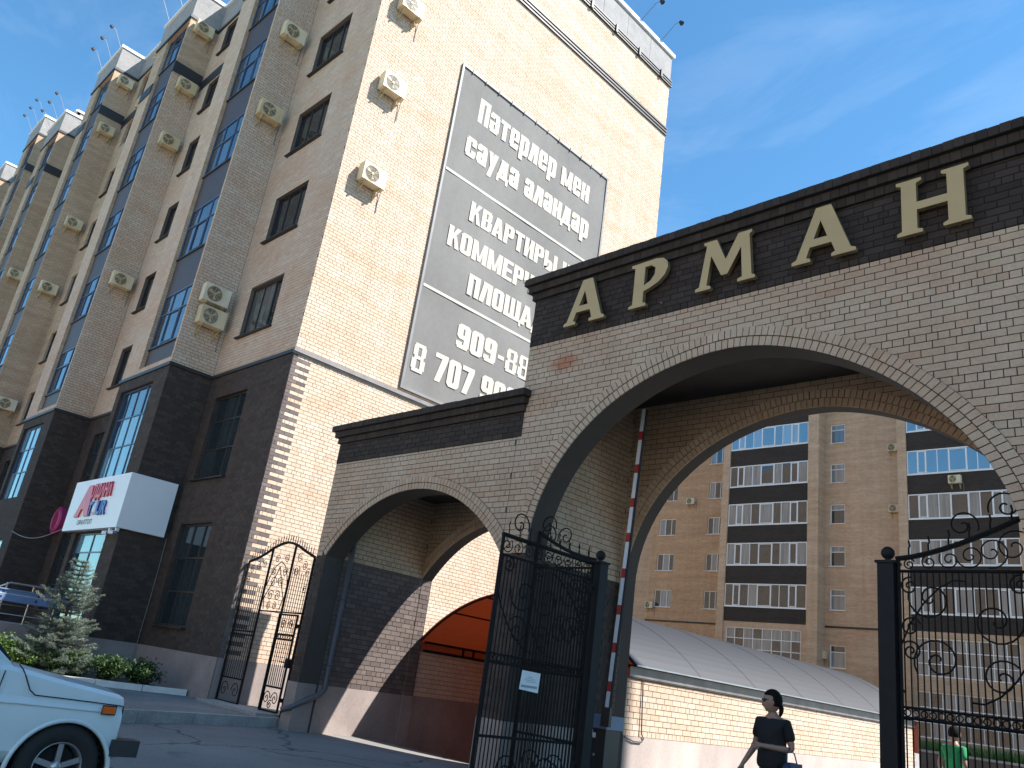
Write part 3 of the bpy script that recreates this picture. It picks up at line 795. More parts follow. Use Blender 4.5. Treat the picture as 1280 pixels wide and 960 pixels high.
def glyph(ch):
    w = {'м': .74, 'М': .80, 'Ы': .84, 'Щ': .86, 'у': .54, 'А': .62, ' ': .26, '-': .34, 'К': .60, 'д': .58, 'Д': .64}.get(ch, .54 if not ch.isupper() else .58)
    H = 1.0 if (ch.isupper() or ch.isdigit()) else XH; s_, b_ = GS, GB; L, R_ = rc(0, 0, s_, H), rc(w-s_, 0, w, H)
    top, bot = rc(.05, H-b_, w-.05, H), rc(.05, 0, w-.05, b_)
    mid = rc(s_, H/2-b_/2, w-s_, H/2+b_/2)
    c = ch.lower()
    if ch == ' ': g = []
    elif ch == '-': g = [rc(.03, .36, .31, .52)]
    elif ch in 'ОоO0': g = rg(0, 0, w, H)
    elif c == 'п': g = [L, R_, rc(s_, H-b_, w-s_, H)]
    elif c == 'н': g = [L, R_, mid]
    elif c == 'ң': g = [L, R_, mid, rc(w, -.17, w+.09, .12), rc(w-.02, 0, w, .12)]
    elif c == 'т': g = [rc(0, H-b_, w, H), rc((w-s_)/2, 0, (w+s_)/2, H-b_)]
    elif c == 'е' and ch == 'Е': g = [L, rc(s_, H-b_, w, H), rc(s_, H/2-b_/2, w-.05, H/2+b_/2), rc(s_, 0, w, b_)]
    elif c == 'е': g = [rc(0, .09, s_, H-.09), top, bot, rc(w-s_, H*.45, w, H-.09), rc(w-s_, .07, w, .24), rc(s_, .33, w, .43)]
    elif c == 'ә': g = [rc(w-s_, .09, w, H-.09), top, bot, rc(0, .09, s_, H*.55), rc(0, H-.24, s_, H-.07), rc(0, .35, w-s_, .45)]
    elif c == 'с': g = [rc(0, .09, s_, H-.09), top, bot, rc(w-s_, H*.60, w, H-.08), rc(w-s_, .08, w, H*.38)]
    elif ch == 'р': g = [rc(0, -.24, s_, XH)] + rg(0, 0, w, XH)
    elif ch == 'Р': g = [L] + rg(0, .40, w, 1)
    elif c == 'л': g = [R_, rc(.10, H-b_, w-s_, H), [(.10, H-b_), (.10+s_, H-b_), (s_*.85, 0), (-.03, 0)]]
    elif c == 'д': g = [rc(w-s_-.06, .14, w-.06, H), rc(.12, H-b_, w-s_-.06, H), [(.12, H-b_), (.12+s_*.9, H-b_), (.06+s_*.8, .14), (.02, .14)], rc(-.03, 0, w+.03, .14), rc(-.03, -.16, .10, 0), rc(w-.10, -.16, w+.03, 0)]
    elif c == 'м': g = [L, R_, [(s_*.6, H), (s_, H), (w/2+.06, .06), (w/2-.09, .06)], [(w-s_, H), (w-s_*.6, H), (w/2+.09, .06), (w/2-.06, .06)]]
    elif c == 'у': g = [[(0, H), (s_, H), (w*.64, .08), (w*.36, .08)], [(w-s_, H), (w, H), (.26, -.24), (.04, -.24)]]
    elif ch == 'а': g = [rc(w-s_, 0, w, H-.08), rc(.05, H-b_, w-.06, H), rc(0, H-.27, s_, H-.07)] + rg(0, 0, w-.02, .47)
    elif ch == 'А': g = [[(-.02, 0), (s_, 0), (w/2+.04, 1), (w/2-.14, 1)], [(w-s_, 0), (w+.02, 0), (w/2+.14, 1), (w/2-.04, 1)], rc(.16, .20, w-.16, .34)]
    elif ch == 'К': g = [L, [(s_, .36), (w, 1), (w-.21, 1), (s_, .66)], [(s_+.06, .52), (w-.20, 0), (w+.02, 0), (s_+.19, .62)]]
    elif ch == 'В': g = [L, rc(s_, 1-b_, w-.10, 1), rc(s_, .45, w-.08, .58), rc(s_, 0, w-.08, b_), rc(w-s_-.02, .56, w-.03, .93), rc(w-s_, .08, w, .48)]
    elif ch == 'И': g = [L, R_, [(s_, .14), (w-s_, .62), (w-s_, .86), (s_, .40)]]
    elif ch == 'Ы': g = [rc(0, 0, s_, 1), R_] + rg(0, 0, w-s_-.06, .57)
    elif ch == 'Ч': g = [R_, rc(0, .50, s_, 1), rc(.04, .40, w-s_, .55)]
    elif ch == 'Щ': g = [L, R_, rc((w-s_)/2+.01, b_, (w+s_)/2-.01, 1), rc(s_, 0, w-s_, b_), rc(w, -.17, w+.10, .13)]
    elif ch == '9': g = rg(0, .38, w, 1) + [rc(w-s_, .10, w, .48), rc(.05, 0, w-.05, b_), rc(0, .08, s_, .27)]
    elif ch == '8': g = [rc(0, .10, .19, .45), rc(w-.19, .10, w, .45), rc(.05, 0, w-.05, .13), rc(.08, .45, w-.08, .57), rc(.02, .57, .20, .91), rc(w-.20, .57, w-.02, .91), rc(.06, .87, w-.06, 1)]
    elif ch == '7': g = [rc(0, 1-b_, w, 1), [(w-s_-.02, 1-b_), (w, 1-b_), (.32, 0), (.09, 0)]]
    else: g = [L, R_]
    return g, w
for body, y0, y1, base, cap in (('Пәтерлер мен', 13.74, 19.58, 18.82, .96), ('сауда алаңдар', 13.46, 19.76, 17.36, .92), ('КВАРТИРЫ И', 14.12, 19.12, 15.19, .72), ('КОММЕРЧЕСКИЕ', 13.43, 19.95, 13.95, .72), ('ПЛОЩАДИ', 14.54, 18.65, 12.72, .73), ('909-88', 14.46, 17.72, 10.88, .80), ('8 707 900', 12.96, 17.35, 9.54, .88)):
    gl_, adv, xs_ = [], 0.0, []
    for ch in body:
        g_, w_ = glyph(ch); gl_.append((adv, g_)); adv += w_+.055
    k_ = (y1-y0)/(adv-.055); q = MB(); nq = 0
    for off, g_ in gl_:
        for poly in g_:
            nq += 1; xx = BX+.005+.0003*(nq % 9)
            pts = [(xx, y0+(off+p[0])*k_, base+p[1]*cap) for p in poly]
            ar = sum(pts[i][1]*pts[(i+1) % len(pts)][2]-pts[(i+1) % len(pts)][1]*pts[i][2] for i in range(len(pts)))
            q.poly(pts if ar > 0 else pts[::-1])
    q.build('lettering', 'banner_print', ban, kind='stuff')
for k in range(12):       # eyelet ties along the frame
    yy = 13.2+k*.63
    q = MB(); q.box(BX, BX+.045, yy-.02, yy+.02, 20.40, 20.55); q.build('tie', 'trim_black', ban)

# ------------------------------------------------------------------ air conditioners
def make_ac(label, group):
    t = thing('air_conditioner', label, 'air conditioner', (0, 0, 0), group)   # local: back against x=0, facing +x
    q = MB(); q.box(.07, .37, -.40, .40, 0, .56); local('housing', q.mesh('housing', 'ac_cream'), t)
    h = t.children[0]
    bm = bmesh.new(); bm.from_mesh(h.data); bmesh.ops.bevel(bm, geom=bm.edges[:], offset=.018, segments=2, affect='EDGES'); bm.to_mesh(h.data); bm.free()
    q = MB(); q.lathe((.371, -.10, .28), X, [(.004, .0), (.004, .235), (-.004, .235)], 24); f = local('fan_opening', q.mesh('fan', 'ac_dark'), t)
    g = MB()
    for r in (.06, .10, .14, .18, .215, .238):
        g.tube([(.385, -.10+r*math.cos(a), .28+r*math.sin(a)) for a in np.linspace(0, 2*math.pi, 25)[:-1]], .0045, 4, closed=True)
    for a in np.linspace(0, math.pi, 5)[:-1]:
        g.tube([(.388, -.10+.238*math.cos(a), .28+.238*math.sin(a)), (.388, -.10-.238*math.cos(a), .28-.238*math.sin(a))], .0045, 4)
    local('grille', g.mesh('grille', 'ac_cream'), f)
    g = MB(); g.lathe((.38, -.10, .28), X, [(.0, .045), (.012, .04), (.012, 0)], 12)
    for k in range(3):
        a = k*2*math.pi/3+.4; d1 = Vector((0, math.cos(a), math.sin(a))); d2 = Vector((0, math.cos(a+.55), math.sin(a+.55))); c = Vector((.379, -.10, .28))
        g.poly([c+d1*.03, c+d1*.2, c+d2*.2, c+d2*.03])
    local('fan', g.mesh('fan', 'ac_bracket'), f)
    for s in (-.27, .27):
        g = MB(); g.box(0, .42, s-.02, s+.02, -.045, -.002); g.box(.0, .03, s-.02, s+.02, -.34, -.046)
        g.tube([(.02, s, -.31), (.38, s, -.05)], .014, 5); local('bracket', g.mesh('bracket', 'ac_bracket'), t)
    g = MB(); g.tube([(.2, .40, .15), (.2, .46, .13), (.06, .47, .08), (.02, .47, -.25), (.02, .47, -.6)], .016, 6); local('hose', g.mesh('hose', 'trim_grey'), t)
    return t
G_AC = 'outdoor air conditioner units on the walls'
ac0 = make_ac('cream air conditioner on the sunlit end wall, lowest of three', G_AC)
ac0.location = (XE+.008, 10.28, 14.22)
copy_tree(ac0, (XE+.008, 10.28, 17.45), 0, 'cream air conditioner on the sunlit end wall, middle of three', G_AC)
copy_tree(ac0, (XE+.008, 10.28, 20.55), 0, 'cream air conditioner on the sunlit end wall, topmost of three', G_AC)
ordn = ['lowest', 'second', 'third', 'fourth', 'fifth', 'topmost']
for bi, name, lst in ((0, 'the first bay from the end wall', [(8.72, 10.10), (8.66, 10.80), (8.70, 17.58), (8.72, 20.88)]),
                      (1, 'the second bay from the end wall', [(8.74, 14.1), (8.76, 20.85), (8.72, 24.0-.25), (8.66, 27.0-.1)]),
                      (2, 'the third bay from the end wall', [(8.72, 10.5), (8.66, 16.8), (8.72, 20.65), (8.62, 26.8-.2), (8.70, 29.9)]),
                      (3, 'the fourth bay from the end wall', [(8.64, 20.25)])):
    for k, (yy, zz) in enumerate(lst):
        lab = f'air conditioner on the side of {name}' + (f', {ordn[k] if k < len(lst)-1 else "topmost"} there' if len(lst) > 1 else '')
        copy_tree(ac0, (BAYS[bi][0]+.008, yy, zz), 0, lab, G_AC)
copy_tree(ac0, (-41.6, YF-.036, 27.2), -math.pi/2, 'air conditioner on the recessed front near the roofline step, lower of two', G_AC)
copy_tree(ac0, (-41.4, YF-.036, 30.3), -math.pi/2, 'air conditioner on the recessed front near the roofline step, upper of two', G_AC)

# ------------------------------------------------------------------ floodlights on the roof edges
def make_flood(label):
    t = thing('roof_floodlight', label, 'floodlight', (0, 0, 0), 'floodlights on rods along the roof edge')
    g = MB(); g.tube([(0, 0, 0), (.55, .3, .95), (.75, .4, 1.05)], .016, 5); local('rod', g.mesh('rod', 'trim_grey'), t)
    g = MB(); g.lathe((.75, .42, 1.0), (.5, .2, -.8), [(-.10, .02), (-.08, .07), (.06, .11), (.08, .11), (.06, .0)], 10); local('lamp_head', g.mesh('lamp_head', 'trim_black'), t)
    return t
fl = make_flood('small floodlight on a rod above the sunlit end wall coping'); fl.location = (XE+.05, 23.0, 29.295)
for yy in (21.5, 20.0, 18.5): copy_tree(fl, (XE+.05, yy, 29.295), 0, fl['label'], fl['group'])
for bi, name in ((1, 'second'), (2, 'third'), (3, 'fourth'), (4, 'fifth')):
    for xx in (-.5, -2.0, -3.5):
        copy_tree(fl, (BAYS[bi][0]+xx, YB+.02, BAYS[bi][1]+.055), -math.pi/2-.4, f'small floodlight on a rod above the roof coping of the {name} bay', fl['group'])

# ------------------------------------------------------------------ box sign of the travel agency
sg = thing('box_sign', 'white corner box sign with red and blue lettering on the dark base', 'sign', (-25.2, 7.9, 3.9))
q = MB()
q.box(-27.36, -23.0, 7.86, YB-.012, 3.90, 5.40); q.box(BAYS[0][0]+.012, -23.0, YB-.011, 9.18, 3.90, 5.40); q.build('cabinet', 'sign_white', sg)
SF = (0, 7.856, 0)
for (pts, mt, nm_) in (([(-26.55, 4.28), (-26.2, 4.28), (-26.08, 4.5), (-25.85, 4.5), (-25.75, 4.28), (-25.42, 4.28), (-25.62, 5.2), (-25.95, 5.2)], 'sign_red', 'big_letter'),):
    g = MB(); g.prism([(p[0], p[1]) for p in pts], ((0, 7.86, 0), X, Z, -Y), .05, mt); g.build(nm_, mt, sg)
g = MB(); g.prism([(-26.0, 4.62), (-25.88, 4.62), (-25.84, 4.9)], ((0, 7.81, 0), X, Z, -Y), .003, 'sign_pink'); g.build('big_letter_highlight', 'sign_pink', sg)
place_text('ЛДАНА', (0, 7.835, 0), X, Z, -Y, -25.52, -24.05, 4.80, .42, 'sign_red', sg, 'lettering', bold=.04, thick=.02)
place_text('T', (0, 7.835, 0), X, Z, -Y, -25.50, -25.20, 4.28, .44, 'sign_blue', sg, 'lettering', bold=.045, thick=.02)
place_text('UR', (0, 7.835, 0), X, Z, -Y, -24.82, -24.12, 4.28, .44, 'sign_blue', sg, 'lettering', bold=.045, thick=.02)
g = MB(); g.lathe((-25.02, 7.855, 4.5), -Y, [(.0, .21), (.03, .18), (.05, .10), (.055, 0)], 20); g.build('globe', 'sign_globe', sg, smooth=True)
place_text('ОРАЛТОП', (0, 7.855, 0), X, Z, -Y, -26.2, -25.0, 4.05, .14, 'sign_black', sg, 'lettering', bold=.01)
# cable from the sign down to the plinth
q = MB(); q.tube([(-23.08, 9.30, 3.9), (-23.09, 9.31, 2.4), (-23.09, 9.295, 1.12), (-23.05, 9.27, .22)], .009, 5)
tag(q.build('cable', 'cable_grey'), 'thin pale cable hanging down the dark brick below the box sign', 'cable')
q = MB(); pts = [Vector((-27.35, 7.9, 4.0)).lerp(Vector((-33.35, 8.0, 4.1)), k/12) - Z*(.28*math.sin(math.pi*k/12)) for k in range(13)]; q.tube(pts, .012, 5)
tag(q.build('overhead_cable', 'cable_grey'), 'slack pale cable strung between the box sign and the next bay', 'cable')
for k, (xx, lab) in enumerate(((-23.6, 'small white security camera under the corner of the box sign'), (-23.12, 'small white security camera at the very edge below the box sign'))):
    t = thing('security_camera', lab, 'camera', (xx, 7.95, 3.9))
    g = MB(); g.box(xx-.04, xx+.04, 7.91, 7.99, 3.80, 3.897); g.build('mount', 'sign_white', t)
    g = MB(); g.obox((xx+.06, 7.84, 3.76), Vector((.13, -.10, -.03)), Vector((.035, .045, 0)), Vector((0, 0, .04))); g.build('body', 'sign_white', t)
rs = thing('round_sign', 'round magenta shop sign on the dark recess behind the box sign', 'sign', (-29.0, 9.3, 4.6))
g = MB(); g.lathe((-33.0, YF-.17, 4.75), -Y, [(-.16, .5), (.0, .5), (.02, .47), (.02, 0)], 28); g.build('disc', 'sign_magenta', rs)
g = MB(); g.tube([(-33.0+.36*math.cos(a), YF-.20, 4.75+.36*math.sin(a)) for a in np.linspace(0, 2*math.pi, 25)[:-1]], .02, 4, closed=True); g.build('ring', 'sign_pink', rs)

# ------------------------------------------------------------------ porch with steel railing, blue beam
po = thing('entrance_porch', 'raised entrance porch with steel handrails before the dark base', 'porch', (-25.5, 6.2, PZ))
q = MB(); q.box(-27.2, -23.65, 4.6, YB-.035, PZ, 1.16); q.build('platform', 'plaster_pink', po)
for k in range(5):
    q = MB(); q.box(-27.2, -23.65, 4.6-.3*(k+1), 4.6-.3*k-.002, PZ, 1.16-.19*(k+1)); q.build('step', 'concrete', po)
rx = -23.72
q = MB(); q.tube([(rx, 7.95, 2.12), (rx, 6.05, 2.10), (rx, 5.75, 1.92), (rx, 4.4, 1.9), (rx, 2.95, 1.0)], .024, 7); q.build('handrail', 'steel_rail', po)
for zz in (1.82, 1.58, 1.36):
    q = MB(); q.tube([(rx, 7.95, zz), (rx, 4.65, zz)], .012, 6); q.build('rail', 'steel_rail', po)
for k in range(6):
    q = MB(); yy = 4.75+k*.62; q.tube([(rx, yy, 1.155), (rx, yy, 2.1 if yy > 5.9 else 1.9)], .02, 6); q.build('baluster', 'steel_rail', po)
bb = thing('steel_beam', 'blue perforated steel beam fixed along the porch railing', 'beam', (-23.66, 6.3, 1.62))
q = MB(); q.box(rx+.03, rx+.06, 4.4, 7.80, 1.66, 1.96); q.box(rx+.061, rx+.10, 4.4, 7.80, 1.93, 1.96); q.box(rx+.061, rx+.10, 4.4, 7.80, 1.66, 1.69); q.build('web', 'beam_blue', bb)
q = MB(); q.box(rx+.0605, rx+.066, 4.4, 7.80, 1.83, 1.84); q.build('fold_line', 'boom_white', bb)
for k in range(4):
    for dz in (1.75, 1.87):
        q = MB(); yy = 5.1+k*.82+(dz-1.75)*.25; q.lathe((rx+.061, yy, dz), X, [(0, .032), (.004, .032), (.004, 0)], 10); q.build('bolt_hole', 'trim_black', bb)

# ------------------------------------------------------------------ the gatehouse
def curve_mesh(splines, depth):
    cu = bpy.data.curves.new('c', 'CURVE'); cu.dimensions = '2D'; cu.fill_mode = 'BOTH'; cu.extrude = depth/2
    for pts in splines:
        s = cu.splines.new('POLY'); s.points.add(len(pts)-1); s.use_cyclic_u = True
        for i, p in enumerate(pts): s.points[i].co = (p[0], p[1], 0, 1)
    ob = bpy.data.objects.new('c', cu); COL.objects.link(ob)
    me = bpy.data.meshes.new_from_object(ob.evaluated_get(bpy.context.evaluated_depsgraph_get()))
    bpy.data.objects.remove(ob); bpy.data.curves.remove(cu); return me
G0, G1, G2, G3 = 9.4, 9.86, 12.03, 12.32
SPR = 3.4                                        # springing, also the top of the dark brick
BCX, BHW, BRI = -5.78, 3.5, 2.88
def big(t, e=0.0):                               # t from 0 (left) to pi (right)
    c, s = math.cos(t), max(0.0, math.sin(t)); n = 2.0 if c > 0 else 1.74
    return (BCX - math.copysign((BHW+e)*abs(c)**(2/n), c), SPR + (BRI+e)*s**(2/n))
SCX, SCZ, SR = -12.45, 1.32, 3.33
SA = math.acos(2.6/SR)
def small(t, e=0.0, cx=SCX):
    a = SA + (math.pi-2*SA)*t/math.pi
    return (cx-(SR+e)*math.cos(a), SCZ+(SR+e)*math.sin(a))
def arch_free(fn, x0, x1, e):
    pts = [fn(t, e) for t in np.linspace(0, math.pi, 241)]
    def f(z):
        xs = []
        for (a, b), (c, d) in zip(pts[:-1], pts[1:]):
            if (b-z)*(d-z) < 0: xs.append(a+(c-a)*(z-b)/(d-b))
        if len(xs) >= 2: iv = [(x0, min(xs)), (max(xs), x1)]
        elif z < max(pts[0][1], pts[-1][1])+.05: iv = [(x0, pts[0][0]), (pts[-1][0], x1)]
        else: iv = [(x0, x1)]
        return [(a-x0, b-x0) for a, b in iv if b-a > .03]
    return f
def arch_wall(mb, x0, x1, zt, fn, y0, y1, front, back, soffit, zb=-.2, n=48, ends=True):
    P = [fn(t) for t in np.linspace(0, math.pi, n+1)]; xl, xr = P[0][0], P[-1][0]
    def q(pts, m, rev=False): mb.poly(pts[::-1] if rev else pts, m, [(p[0], p[2]) for p in (pts[::-1] if rev else pts)])
    for yy, m, rev in ((y0, front, False), (y1, back, True)):
        q([(x0, yy, zb), (xl, yy, zb), (xl, yy, zt), (x0, yy, zt)], m, rev)
        q([(xr, yy, zb), (x1, yy, zb), (x1, yy, zt), (xr, yy, zt)], m, rev)
        for a, b in zip(P[:-1], P[1:]): q([(a[0], yy, a[1]), (b[0], yy, b[1]), (b[0], yy, zt), (a[0], yy, zt)], m, rev)
    for a, b in zip(P[:-1], P[1:]): mb.poly([(a[0], y0, a[1]), (a[0], y1, a[1]), (b[0], y1, b[1]), (b[0], y0, b[1])], soffit)
    mb.poly([(xl, y0, zb), (xl, y1, zb), (xl, y1, P[0][1]), (xl, y0, P[0][1])], soffit)
    mb.poly([(xr, y1, zb), (xr, y0, zb), (xr, y0, P[-1][1]), (xr, y1, P[-1][1])], soffit)
    mb.poly([(x0, y0, zt), (x1, y0, zt), (x1, y1, zt), (x0, y1, zt)], back)
    if ends:
        mb.poly([(x0, y1, zb), (x0, y0, zb), (x0, y0, zt), (x0, y1, zt)], back, [(y1, zb), (y0, zb), (y0, zt), (y1, zt)])
        mb.poly([(x1, y0, zb), (x1, y1, zb), (x1, y1, zt), (x1, y0, zt)], back, [(y0, zb), (y1, zb), (y1, zt), (y0, zt)])
def resample(fn, e, step):
    T = np.linspace(0, math.pi, 1201); P = np.array([fn(t, e) for t in T]); L = np.concatenate([[0], np.cumsum(np.hypot(*np.diff(P, axis=0).T))])
    k = max(1, int(round(L[-1]/step))); return np.interp(np.linspace(0, L[-1], k+1), L, T)
def ring(fn, y, rings, step, parent, mat, parts=True, out=-1, name='arch_brick'):
    joined = MB()
    for (e0, e1, proud) in rings:
        ts = resample(fn, (e0+e1)/2, step)
        for a, b in zip(ts[:-1], ts[1:]):
            g = (b-a)*.07; a2, b2 = a+g, b-g; j = .004
            pts = [fn(a2, e0+j), fn(b2, e0+j), fn(b2, e1-j), fn(a2, e1-j)]
            c = (sum(p[0] for p in pts)/4, sum(p[1] for p in pts)/4); pr = proud+random.uniform(-.003, .003)
            m = MB() if parts else joined; cx, cz = (c if parts else (0, 0)); oy = 0 if parts else y
            F = [Vector((p[0]-cx, oy+out*pr, p[1]-cz)) for p in pts]; B = [Vector((p[0]-cx, oy-out*.01, p[1]-cz)) for p in pts]; bt = random.random()*.98+.01
            fs = [F, [B[1], F[1], F[0], B[0]], [B[2], F[2], F[1], B[1]], [B[3], F[3], F[2], B[2]], [B[0], F[0], F[3], B[3]]]
            for f4 in fs: m.poly(f4 if out < 0 else f4[::-1], None, [(0, 0)]*4, 0.0 if parts else bt)
            if parts:
                ob = bpy.data.objects.new(name, m.mesh('arch_brick', mat)); COL.objects.link(ob); ob.parent = parent
                ob.matrix_parent_inverse = Matrix.Translation(-Vector(parent.location)); ob.location = (c[0], y, c[1])
    if not parts: joined.build('arch_brickwork', mat, parent, kind='stuff')

gate = thing('gatehouse', 'brick gatehouse with a large and a small arch under a black band', 'gatehouse', (-9.5, 9.4, 0))
GX0, GXM, GXR = -15.4, -9.84, -1.72              # left end, left end of the tall part, right end of the tall part
GXS = GXR + (GXM-GX0)                            # right end of the low part beyond
small_r = lambda t, e=0.0: small(t, e, 2*BCX-SCX)
SZT, BZT = 6.10, 8.28
mb = MB()
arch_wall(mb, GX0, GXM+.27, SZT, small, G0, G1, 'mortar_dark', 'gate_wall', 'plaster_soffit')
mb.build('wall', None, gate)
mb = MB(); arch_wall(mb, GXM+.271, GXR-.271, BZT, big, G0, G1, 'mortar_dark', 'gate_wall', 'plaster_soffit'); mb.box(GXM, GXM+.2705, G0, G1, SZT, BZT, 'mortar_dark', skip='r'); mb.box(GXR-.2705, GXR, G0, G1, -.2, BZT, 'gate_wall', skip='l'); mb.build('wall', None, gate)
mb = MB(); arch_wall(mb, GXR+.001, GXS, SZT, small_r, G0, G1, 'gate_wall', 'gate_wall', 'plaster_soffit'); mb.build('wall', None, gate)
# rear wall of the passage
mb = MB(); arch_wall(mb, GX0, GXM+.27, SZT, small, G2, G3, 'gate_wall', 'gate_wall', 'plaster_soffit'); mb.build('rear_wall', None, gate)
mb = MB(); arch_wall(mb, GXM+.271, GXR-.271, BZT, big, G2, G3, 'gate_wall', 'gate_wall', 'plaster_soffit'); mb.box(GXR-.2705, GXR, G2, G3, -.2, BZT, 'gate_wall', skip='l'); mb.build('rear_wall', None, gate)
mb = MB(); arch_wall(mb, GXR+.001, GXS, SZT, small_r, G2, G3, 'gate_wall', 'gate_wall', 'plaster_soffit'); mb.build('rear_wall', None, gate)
# passage walls, ceilings, roofs
HLX, HMX, HRX = -15.062, -9.42, 2*BCX+9.42
for (a, b, zt, nm_) in ((GX0, HLX, SZT, 'passage_wall'), (-9.80, HMX, 7.2, 'passage_wall'), (HRX, GXR-.02, 7.2, 'passage_wall'), (GXS-.25, GXS, SZT, 'passage_wall')):
    mb = MB(); mb.box(a, b, G1-.001, G2+.001, -.2, zt, 'mortar_dark' if a < -3 else 'gate_wall'); mb.build(nm_, None, gate)
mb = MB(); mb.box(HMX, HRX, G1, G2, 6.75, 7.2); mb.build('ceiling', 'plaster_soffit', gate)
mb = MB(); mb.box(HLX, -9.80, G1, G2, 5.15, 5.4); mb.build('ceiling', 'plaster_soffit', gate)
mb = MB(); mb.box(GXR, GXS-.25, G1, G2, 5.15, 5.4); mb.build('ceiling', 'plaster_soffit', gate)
for (a, b, z) in ((GX0+.02, GXM-.01, 5.98), (GXM+.02, GXR-.02, 8.1), (GXR+.01, GXS-.02, 5.98)):
    mb = MB(); mb.poly([(a, G1-.02, z), (b, G1-.02, z), (b, G2+.02, z), (a, G2+.02, z)]); mb.build('roof', 'roofing', gate)
for (xx, n_) in ((GXM+.001, -X), (GXR-.001, X)):
    mb = MB(); wall(mb, (xx, G1, 0), Y, n_, G2-G1, 5.9, BZT); mb.build('upper_side_wall', 'gate_wall', gate)
# front brickwork: upper cream bricks
big_f, small_f = arch_free(big, GXM, GXR, .215), arch_free(small, GX0, GXM, .18)
its = [(b, 'L') for b in lay((GX0, G0, 0), X, -Y, SPR, 5.41, small_f)] + [(b, 'B') for b in lay((GXM, G0, 0), X, -Y, SPR, 7.10, big_f)]
for key, ox, npart in (('B', GXM, 300), ('L', GX0, 0)):
    brick_parts(gate, (ox, G0, 0), X, -Y, [b for b, k in its if k == key], 'brick_gate', parts=npart, rank=(lambda b: (Vector((GXM+b[0], G0, b[2]))-EYE).length if GXM+b[0] < -2.15 and b[2] > 4.0 else 1e3))
# left edge return of both parts
for (xx, z0, z1, d) in ((GX0, SPR, 5.41, G1-G0), (GXM, 6.25, 7.10, G1-G0)):
    brick_parts(gate, (xx, G0, 0), Y, -X, lay((xx, G0, 0), Y, -X, z0, z1, rows_rect(d)), 'brick_gate')
# arch rings
ring(big, G0, ((.0, .142, .022), (.146, .288, .034)), .098, gate, 'brick_gate')
ring(small, G0, ((.0, .122, .022), (.126, .25, .034)), .098, gate, 'brick_gate')
ring(big, G2, ((.0, .14, .022), (.145, .285, .034)), .098, gate, 'brick_gate', parts=False)
ring(small, G2, ((.0, .12, .022), (.125, .25, .034)), .098, gate, 'brick_gate', parts=False)
for fn, w_ in ((big, .29), (small, .252)):
    q = MB(); TS = np.linspace(0, math.pi, 65)
    for a, b in zip(TS[:-1], TS[1:]):
        P = [fn(a, .002), fn(b, .002), fn(b, w_), fn(a, w_)]; q.poly([(p[0], G0-.0125, p[1]) for p in P])
    q.build('arch_mortar', 'mortar_dark', gate)
# dark lower brickwork and plinths of the piers
for (x0, x1) in ((GX0, -15.05), (-9.85, -9.28)):
    brick_parts(gate, (x0, G0, 0), X, -Y, lay((x0, G0, 0), X, -Y, .9, SPR-.005, rows_rect(x1-x0)), 'brick_dark')
    q = MB(); q.box(x0-.01, x1+.012, G0-.03, G1-.05, -.1, .9); q.build('plinth', 'plaster_pink', gate)
# passage wall faces (towards +x)
for (xx, z0, z1, mt, nm_) in ((HLX, SPR, 5.15, 'brick_gate', 0), (HLX, .9, SPR-.005, 'brick_dark_sunlit', 0), (HMX, SPR, 6.75, 'brick_gate', 0), (HMX, .9, SPR-.005, 'brick_dark', 0)):
    brick_parts(gate, (xx, G1, 0), Y, X, lay((xx, G1, 0), Y, X, z0, z1, rows_rect(G2-G1)), mt)
for xx in (HLX, HMX):
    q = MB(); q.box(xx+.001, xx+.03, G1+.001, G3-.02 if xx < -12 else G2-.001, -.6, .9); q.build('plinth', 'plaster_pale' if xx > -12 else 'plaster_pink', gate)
q = MB(); q.box(-15.05-.002, -15.012, G2-.001, G3+.004, -.6, .9); q.build('plinth', 'plaster_pink', gate)
brick_parts(gate, (-15.049, G2, 0), Y, X, lay((-15.05, G2, 0), Y, X, .9, SPR-.02, rows_rect(G3-G2)), 'brick_dark_sunlit')
# black bands with stepped cornices of single bricks
def band(x0, x1, z0, z1, step, lx, rx, left_depth):
    brick_parts(gate, (x0, G0-.012, 0), X, -Y, lay((x0, G0, 0), X, -Y, z0, z1-3*step, rows_rect(x1-x0)), 'brick_black')
    q = MB(); q.box(x0, x1, G0-.012, G0-.0005, z0, z1-3*step); q.build('band', 'mortar_black', gate)
    for k in range(3):
        za, zb = z1-(3-k)*step, z1-(2-k)*step; pd = .05+.065*k; cor = MB(); n = max(1, int((x1-x0+lx*pd+rx*pd)/.125)); xa, xb = x0-lx*pd, x1+rx*pd; w = (xb-xa)/n
        for i in range(n):
            dz = random.uniform(-.004, .004) if k == 2 else 0
            cor.box(xa+w*i+.003, xa+w*(i+1)-.003, G0-.012-pd+random.uniform(-.003, .003), G0-.013, za+.003, zb-.003+dz, None, random.random()*.98+.01)
        if lx:
            m = max(1, int(left_depth/.125)); w2 = left_depth/m
            for i in range(m): cor.box(x0-pd, x0-.002, G0-.012+w2*i+.003, G0-.012+w2*(i+1)-.003, za+.003, zb-.003, None, random.random()*.98+.01)
        cor.build('cornice_course', 'brick_black', gate, kind='stuff')
        q = MB(); q.box(xa+.012, xb-.012, G0-.012-pd+.012, G1+.0, za, zb-.012); q.build('cornice_core', 'mortar_black', gate)
band(GX0, GXM+.10, 5.41, 6.24, .128, 1, .6, G3-G0)
band(GXM, GXR, 7.10, 8.42, .135, 1, 1, G3-G0)
band(GXR+.01, GXS, 5.41, 6.24, .128, 0, 1, G3-G0)
brick_parts(gate, (GXM, G0, 0), Y, -X, lay((GXM, G0, 0), Y, -X, 7.1, 8.01, rows_rect(G1-G0)), 'brick_black', proud=.012)
# rust stain and pale repair are only weathering of single bricks (in the brick material)

